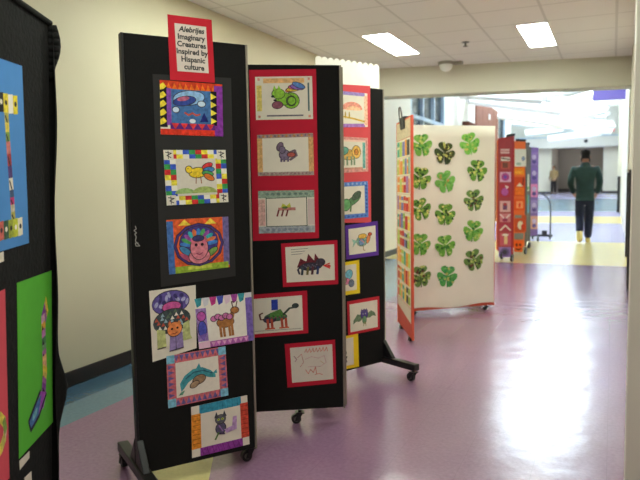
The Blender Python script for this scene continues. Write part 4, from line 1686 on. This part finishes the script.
far_sheet(G_, 526, 195, 529, 213, (110, 160, 196), [('rect', (120, 170, 90), .0, .0, .6, .5)], 'green and blue paper on the distant grey panel')
for i in range(5):
    far_sheet(U_, 530.5, 152 + i * 16, 537.5, 165 + i * 16, [(140, 110, 180), (126, 96, 176), (220, 130, 180), (150, 130, 190), (206, 150, 130)][i], [('ell', (190, 170, 210), .5, .4, .3, .2), ('ell', (90, 70, 140), .5, .75, .3, .14)],
              ['lilac patterned paper topmost on the distant purple panel', 'purple patterned paper second on the distant purple panel', 'pink paper midway down the distant purple panel', 'pale lilac paper below the pink one on the distant purple panel', 'peach paper lowest on the distant purple panel'][i])

# rolling arch frame beyond the divider
pA = on_z(549.5, 239.3)
YA = pA.y + 0.0
xl = on_y(531.5, 235, YA).x
xr = on_y(550.2, 235, YA).x
ztop = on_y(545, 193, YA).z
zb = on_y(545, 235.5, YA).z
t = thing('arch_rack', ((xl + xr) / 2, YA, 0), 'dark tubular arch frame on casters, left of the walking man', 'rack')
bs = t.location.copy()
M_TUBE = mat('dark_tube', (60, 60, 70), 0.4, metal=0.3)
b = MB()
rr = (xr - xl) * 0.75
pts = [V((xr, YA, zb))]
for k in range(9):
    a = math.radians(90 * k / 8)
    pts.append(V((xr - rr + rr * math.cos(a), YA, ztop - rr + rr * math.sin(a))))
pts.append(V((xl, YA, ztop)))
pts.append(V((xl, YA, zb)))
b.tube(pts, 0.017, M_TUBE, 10)
b.build('arch_tube', t, bs, smooth=True)
b = MB()
b.box(((xl + xr) / 2, YA, zb), (xr - xl + 0.1, 0.06, 0.05), M_TUBE)
b.build('cross_bar', t, bs)
b = MB()
b.box((xr - 0.12, YA, zb + 0.07), (0.11, 0.07, 0.09), M_TUBE)
b.build('latch_box', t, bs, bevel=0.01)
for xx in (xl + .03, xr + .0):
    b = MB()
    b.cyl((xx, YA, zb), (xx, YA, 0.08), 0.014, M_TUBE, 10)
    b.cyl((xx - .015, YA - .02, 0.05), (xx + .015, YA - .02, 0.05), 0.05, M_WHEEL, 20)
    b.build('caster', t, bs)


# ================================================================== ATRIUM THINGS
M_BAF = mat('white_acoustic_panel', (236, 236, 234), 0.7)
baf = [(512, 104, 18, 3.0, 24, 8), (548, 94, 21, 3.2, -20, -6), (526, 118, 23, 2.9, 16, 10), (572, 100, 24, 3.0, -32, -8), (556, 108, 26, 3.6, -14, 7), (584, 106, 28, 3.2, 20, -8),
       (538, 124, 29, 3.4, 12, 7), (572, 117, 30, 3.6, -16, -7), (586, 123, 32, 3.0, 14, 6), (556, 130, 34, 3.6, 9, -5), (580, 130, 36, 3.8, -10, 5), (500, 95, 16.5, 2.4, 12, 6), (562, 99, 41, 3.4, 16, 6), (545, 114, 33, 3.6, -20, 5), (574, 136, 39, 3.4, 8, -6), (588, 115, 42, 3.0, -24, 6)]
for x, y, Y, Ln, yaw, tilt in baf:
    c = on_y(x, y, Y)
    t = thing('hanging_baffle', c, 'white acoustic plank hanging at a slant under the bright skylight', 'ceiling baffle', 'white planks hanging under the skylight')
    R = Matrix.Rotation(math.radians(yaw), 3, 'Z') @ Matrix.Rotation(math.radians(tilt), 3, 'Y') @ Matrix.Rotation(math.radians(25), 3, 'X')
    b = MB()
    b.box(c, (Ln * .8, 0.72, 0.11), M_BAF, R)
    b.build('plank', t, c, bevel=0.01)
    for k in (-1, 1):
        b = MB()
        e = c + R @ V((k * Ln * 0.3, 0, 0.045))
        b.cyl(e, (e.x, e.y, AZ), 0.006, M_HUB, 6)
        b.build('cable', t, c)
# purple bulkhead sign board high on the right
b = MB()
q0, q1 = on_y(593, 101.5, 20), on_y(620, 101.5, 20)
b.box(((q0.x + 0.272) / 2, 20, 4.15), (0.272 - q0.x, 0.25, 4.8 - q0.z), mat('purple_board', (98, 84, 156), 0.6, noise=0.03))
tag(b.build('purple_board', None, ((q0.x + q1.x) / 2, 20, 4.15)), 'purple board high under the header at the right, fixed to the wall', 'board')
# exit sign on the end wall
p = on_y(611, 130.3, AE - 0.05)
t = thing('exit_sign', p, 'small red lettered exit sign high on the bright end wall', 'sign')
b = MB()
b.box(p, (0.46, 0.06, 0.30), M_WHITE)
b.build('sign_box', t, p, bevel=0.01)


class Flat:
    pass


pe = Plane((p.x - .2, AE - 0.081), (p.x + .2, AE - 0.081))
sh = Sheet.__new__(Sheet)
sh.p, sh.off = pe, 0.0
sh.c = [(0, p.z + .12), (.4, p.z + .12), (.4, p.z - .12), (0, p.z - .12)]
lettering(sh, [('EXIT', .5, .5, 0)], 0.22, emit('exit_red', (230, 50, 50), 1.0), t, p, bold=0.05)
b = MB()
p = on_y(586, 141, AE - 0.72)
b.cyl((p.x, p.y, p.z), (p.x, p.y - 0.12, p.z), 0.09, M_WHEEL, 16)
b.cyl((p.x, p.y + .02, p.z), (p.x, p.y, p.z), 0.12, M_HUB, 16)
tag(b.build('wall_camera', None, p), 'tiny dark camera on the white soffit above the far opening', 'camera')


# ================================================================== PEOPLE
def skin_mesh(name, verts, edges, material, parent, base, root=0, sub=2, smooth=True):
    """verts: (x, y, z, rx, ry); a skin grown over the joints, turned into a plain mesh"""
    me = bpy.data.meshes.new(name)
    me.from_pydata([v[:3] for v in verts], edges, [])
    ob = bpy.data.objects.new(name, me)
    COL.objects.link(ob)
    md = ob.modifiers.new('skin', 'SKIN')
    sv = me.skin_vertices[0].data if me.skin_vertices else None
    if sv is None:
        bpy.context.view_layer.objects.active = ob
        bpy.ops.mesh.customdata_skin_add()
        sv = me.skin_vertices[0].data
    for i, v in enumerate(verts):
        sv[i].radius = (v[3], v[4])
        sv[i].use_root = (i == root)
    md.use_smooth_shade = True
    ss = ob.modifiers.new('sub', 'SUBSURF')
    ss.levels = ss.render_levels = sub
    dg = bpy.context.evaluated_depsgraph_get()
    dg.update()
    m2 = bpy.data.meshes.new_from_object(ob.evaluated_get(dg))
    bpy.data.objects.remove(ob)
    m2.materials.clear()
    m2.materials.append(material)
    for p_ in m2.polygons:
        p_.use_smooth = True
    o = bpy.data.objects.new(name, m2)
    COL.objects.link(o)
    if parent is not None:
        o.parent = parent
    return o


def chain(verts, edges, pts, start=None):
    """append joints as a chain, hooked to vertex start"""
    prev = start
    idx = []
    for p_ in pts:
        verts.append(p_)
        k = len(verts) - 1
        if prev is not None:
            edges.append((prev, k))
        prev = k
        idx.append(k)
    return idx


def person(loc, rotz, S, label, top_c, leg_c, shoe_c, hair_c, skin_c, walking, tmat=None):
    t = thing('person', loc, label, 'person')
    t.rotation_euler = (0, 0, rotz)
    M_SKIN = mat('skin_%s' % walking, skin_c, 0.55, spec=0.3)
    M_TOP = mat('top_%s' % walking, top_c, 0.85, noise=0.12, nscale=14, bump=0.4, bscale=9)
    M_LEG = mat('trousers_%s' % walking, leg_c, 0.85, noise=0.12, nscale=14, bump=0.4, bscale=9)
    M_SHOE = mat('shoe_%s' % walking, shoe_c, 0.5, noise=0.08, nscale=30)
    M_HAIR = mat('hair_%s' % walking, hair_c, 0.7, noise=0.3, nscale=60, spec=0.08)

    def sc(v):
        return tuple(k * S for k in v)
    # joints for a 1.80 m figure facing +y; left is -x
    if walking:
        Lleg = [(-.09, 0, .92), (-.085, .05, .50), (-.075, -.20, .22)]
        Rleg = [(.09, 0, .92), (.08, .04, .50), (.065, .02, .09)]
        Lfoot = [(-.075, -.235, .185), (-.075, -.195, .10), (-.075, -.14, .038)]
        Rfoot = [(.065, -.02, .06), (.07, .10, .045), (.08, .19, .035)]
    else:
        Lleg = [(-.09, 0, .92), (-.11, .02, .50), (-.12, 0, .09)]
        Rleg = [(.09, 0, .92), (.11, .02, .50), (.12, 0, .09)]
        Lfoot = [(-.12, -.04, .06), (-.125, .08, .045), (-.13, .17, .035)]
        Rfoot = [(.12, -.04, .06), (.125, .08, .045), (.13, .17, .035)]
    La = [(-.195, -.01, 1.45), (-.265, -.05, 1.16), (-.215, .12, .97)]
    Ra = [(.195, -.01, 1.45), (.265, -.05, 1.16), (.215, .12, .97)]
    v, e = [], []
    sp = chain(v, e, [(0, 0, .95, .145, .10), (0, .01, 1.12, .13, .095), (0, 0, 1.32, .15, .105), (0, -.005, 1.44, .085, .07), (0, 0, 1.53, .056, .06), (0, .015, 1.60, .062, .068), (0, .02, 1.67, .076, .092), (0, .015, 1.735, .072, .088), (0, .01, 1.785, .045, .055)])
    chain(v, e, [(0, .108, 1.655, .014, .018), (0, .128, 1.645, .010, .012)], sp[6])
    for k in (-1, 1):
        chain(v, e, [(k * .080, .005, 1.665, .012, .022), (k * .092, -.005, 1.672, .008, .024)], sp[6])
    for arm, k in ((La, -1), (Ra, 1)):
        a = chain(v, e, [arm[0] + (.048, .05), arm[1] + (.042, .042), arm[2] + (.030, .026)], sp[3])
        w = V(arm[2])
        pd = V((-k * .35, .75, -.55)).normalized()
        sd = V((-k * .8, -.3, .1)).normalized()
        pm = w + pd * .055
        m_ = chain(v, e, [tuple(pm) + (.038, .018)], a[-1])[0]
        for f_i, (off, ln) in enumerate(((-.030, .062), (-.010, .072), (.011, .068), (.030, .052))):
            p1 = pm + pd * .045 + sd * off
            p2 = p1 + pd * ln * .5 + V((-k * .006, 0, -.008))
            p3 = p2 + pd * ln * .4 + V((-k * .014, 0, -.014))
            chain(v, e, [tuple(p1) + (.009, .009), tuple(p2) + (.008, .008), tuple(p3) + (.0068, .0068)], m_)
        th0 = w + pd * .03 + sd * .036
        chain(v, e, [tuple(th0) + (.011, .011), tuple(th0 + sd * .02 + pd * .028) + (.0095, .0095), tuple(th0 + sd * .024 + pd * .056) + (.008, .008)], m_)
    for leg, ft in ((Lleg, Lfoot), (Rleg, Rfoot)):
        l_ = chain(v, e, [leg[0] + (.085, .09), leg[1] + (.052, .055), leg[2] + (.036, .038)], sp[0])
        chain(v, e, [ft[1] + (.034, .028), ft[2] + (.028, .02)], l_[-1])
    vs = [tuple(k * S for k in q[:3]) + (q[3] * S, q[4] * S) for q in v]
    skin_mesh('body', vs, e, M_SKIN, t, None, 0, 2)
    # eyes: small dark beads on the face
    b = MB()
    for k in (-1, 1):
        c = V((k * .030, .098, 1.68)) * S
        b.cyl(c, c + V((0, .010, 0)) * S, .011 * S, mat('eye_dark', (40, 30, 26), 0.3), 10)
    b.build('eyes', t)
    # jacket
    v, e = [], []
    sp = chain(v, e, [(0, 0, .84, .17, .13), (0, 0, .98, .175, .13), (0, .0, 1.18, .18, .13), (0, -.005, 1.36, .185, .13), (0, -.008, 1.47, .125, .105), (0, -.005, 1.54, .085, .088), (0, .0, 1.575, .074, .08)])
    for arm, k in ((La, -1), (Ra, 1)):
        A0 = V(arm[0]) + V((k * .015, 0, -.02))
        A1 = V(arm[1]) + V((k * .0, 0, 0))
        A2 = V(arm[2])
        M1 = A0.lerp(A1, .5) + V((k * .012, 0, 0))
        chain(v, e, [tuple(A0) + (.080, .080), tuple(M1) + (.076, .074), tuple(A1) + (.068, .066), tuple(A1.lerp(A2, .5)) + (.060, .058), tuple(A2) + (.048, .046)], sp[3])
    vs = [tuple(k * S for k in q[:3]) + (q[3] * S, q[4] * S) for q in v]
    skin_mesh('jacket' if walking else 'top', vs, e, tmat or M_TOP, t, None, 1, 2)
    # trousers
    v, e = [], []
    sp = chain(v, e, [(0, 0, 1.00, .155, .115), (0, 0, .90, .17, .13)])
    for leg in (Lleg, Rleg):
        K0, K1, K2 = V(leg[0]), V(leg[1]), V(leg[2])
        chain(v, e, [tuple(K0.lerp(K1, .25)) + (.108, .11), tuple(K1) + (.088, .09), tuple(K1.lerp(K2, .5)) + (.080, .084), tuple(K2) + (.070, .072)], sp[1])
    vs = [tuple(k * S for k in q[:3]) + (q[3] * S, q[4] * S) for q in v]
    skin_mesh('trousers', vs, e, M_LEG, t, None, 1, 2)
    for ft, raised in ((Lfoot, walking), (Rfoot, False)):
        v, e = [], []
        q0, q1, q2 = V(ft[0]), V(ft[1]), V(ft[2])
        if raised:
            pts = [tuple(q0 + V((0, .01, .06))) + (.054, .050), tuple(q0 + V((0, .0, .0))) + (.064, .056), tuple(q1 + V((0, .0, .01))) + (.064, .044), tuple(q2 + V((0, .03, .006))) + (.056, .036)]
        else:
            pts = [tuple(q0 + V((0, -.01, .03))) + (.046, .046), tuple(q0 + V((0, -.01, -.012))) + (.048, .046), tuple(q1) + (.050, .042), tuple(q2 + V((0, .02, 0))) + (.042, .032)]
        chain(v, e, pts)
        vs = [tuple(k * S for k in q[:3]) + (q[3] * S, q[4] * S) for q in v]
        skin_mesh('shoe', vs, e, M_SHOE, t, None, 1, 2)
    # hair cap: back, sides and top of the head
    v, e = [], []
    chain(v, e, [(0, -.034, 1.650, .050, .046), (0, -.022, 1.69, .084, .082), (0, -.006, 1.74, .090, .098), (0, .0, 1.785, .066, .076), (0, .002, 1.822, .026, .032)])
    vs = [tuple(k * S for k in q[:3]) + (q[3] * S, q[4] * S) for q in v]
    skin_mesh('hair', vs, e, M_HAIR, t, None, 1, 2)
    return t


pm = on_z(584.0, 243.0)
person((pm.x, pm.y, 0), math.radians(0), 1.05, 'man in a dark green jacket walking away down the hall, hands at his pockets', (34, 60, 57), (26, 30, 58), (226, 212, 160), (30, 23, 19), (176, 128, 104), True)
p2_ = on_y(553.6, 180, 43.2)
person((p2_.x, 43.2, 0.45), math.radians(150), 0.98, 'distant person in a tan top and dark trousers standing at the far opening', (150, 126, 84), (44, 40, 40), (60, 52, 46), (36, 28, 26), (170, 126, 100), False)

# ================================================================== LIGHT, CAMERA
w = bpy.data.worlds.new('sky')
SC.world = w
w.use_nodes = True
bg = w.node_tree.nodes['Background']
bg.inputs[0].default_value = (1.0, 0.985, 0.955, 1)
bg.inputs[1].default_value = 22.0
cd = bpy.data.cameras.new('camera')
cam = bpy.data.objects.new('camera', cd)
COL.objects.link(cam)
R = Matrix((cr, cu, -fw)).transposed()
cam.matrix_world = Matrix.Translation(EYE) @ R.to_4x4()
cd.sensor_width = 36
cd.lens = 36 * F / 640
cd.clip_start = 0.05
cd.clip_end = 300
cd.dof.use_dof = True
cd.dof.focus_distance = 3.0
cd.dof.aperture_fstop = 3.2
SC.camera = cam
vs_ = SC.view_settings
vs_.view_transform = 'Standard'
vs_.look = 'None'
vs_.gamma = 1
vs_.use_curve_mapping = False
vs_.exposure = 0.0
SC.cycles.use_denoising = True
SC.cycles.max_bounces = 10
SC.cycles.diffuse_bounces = 5
SC.cycles.caustics_reflective = False
SC.cycles.sample_clamp_indirect = 8
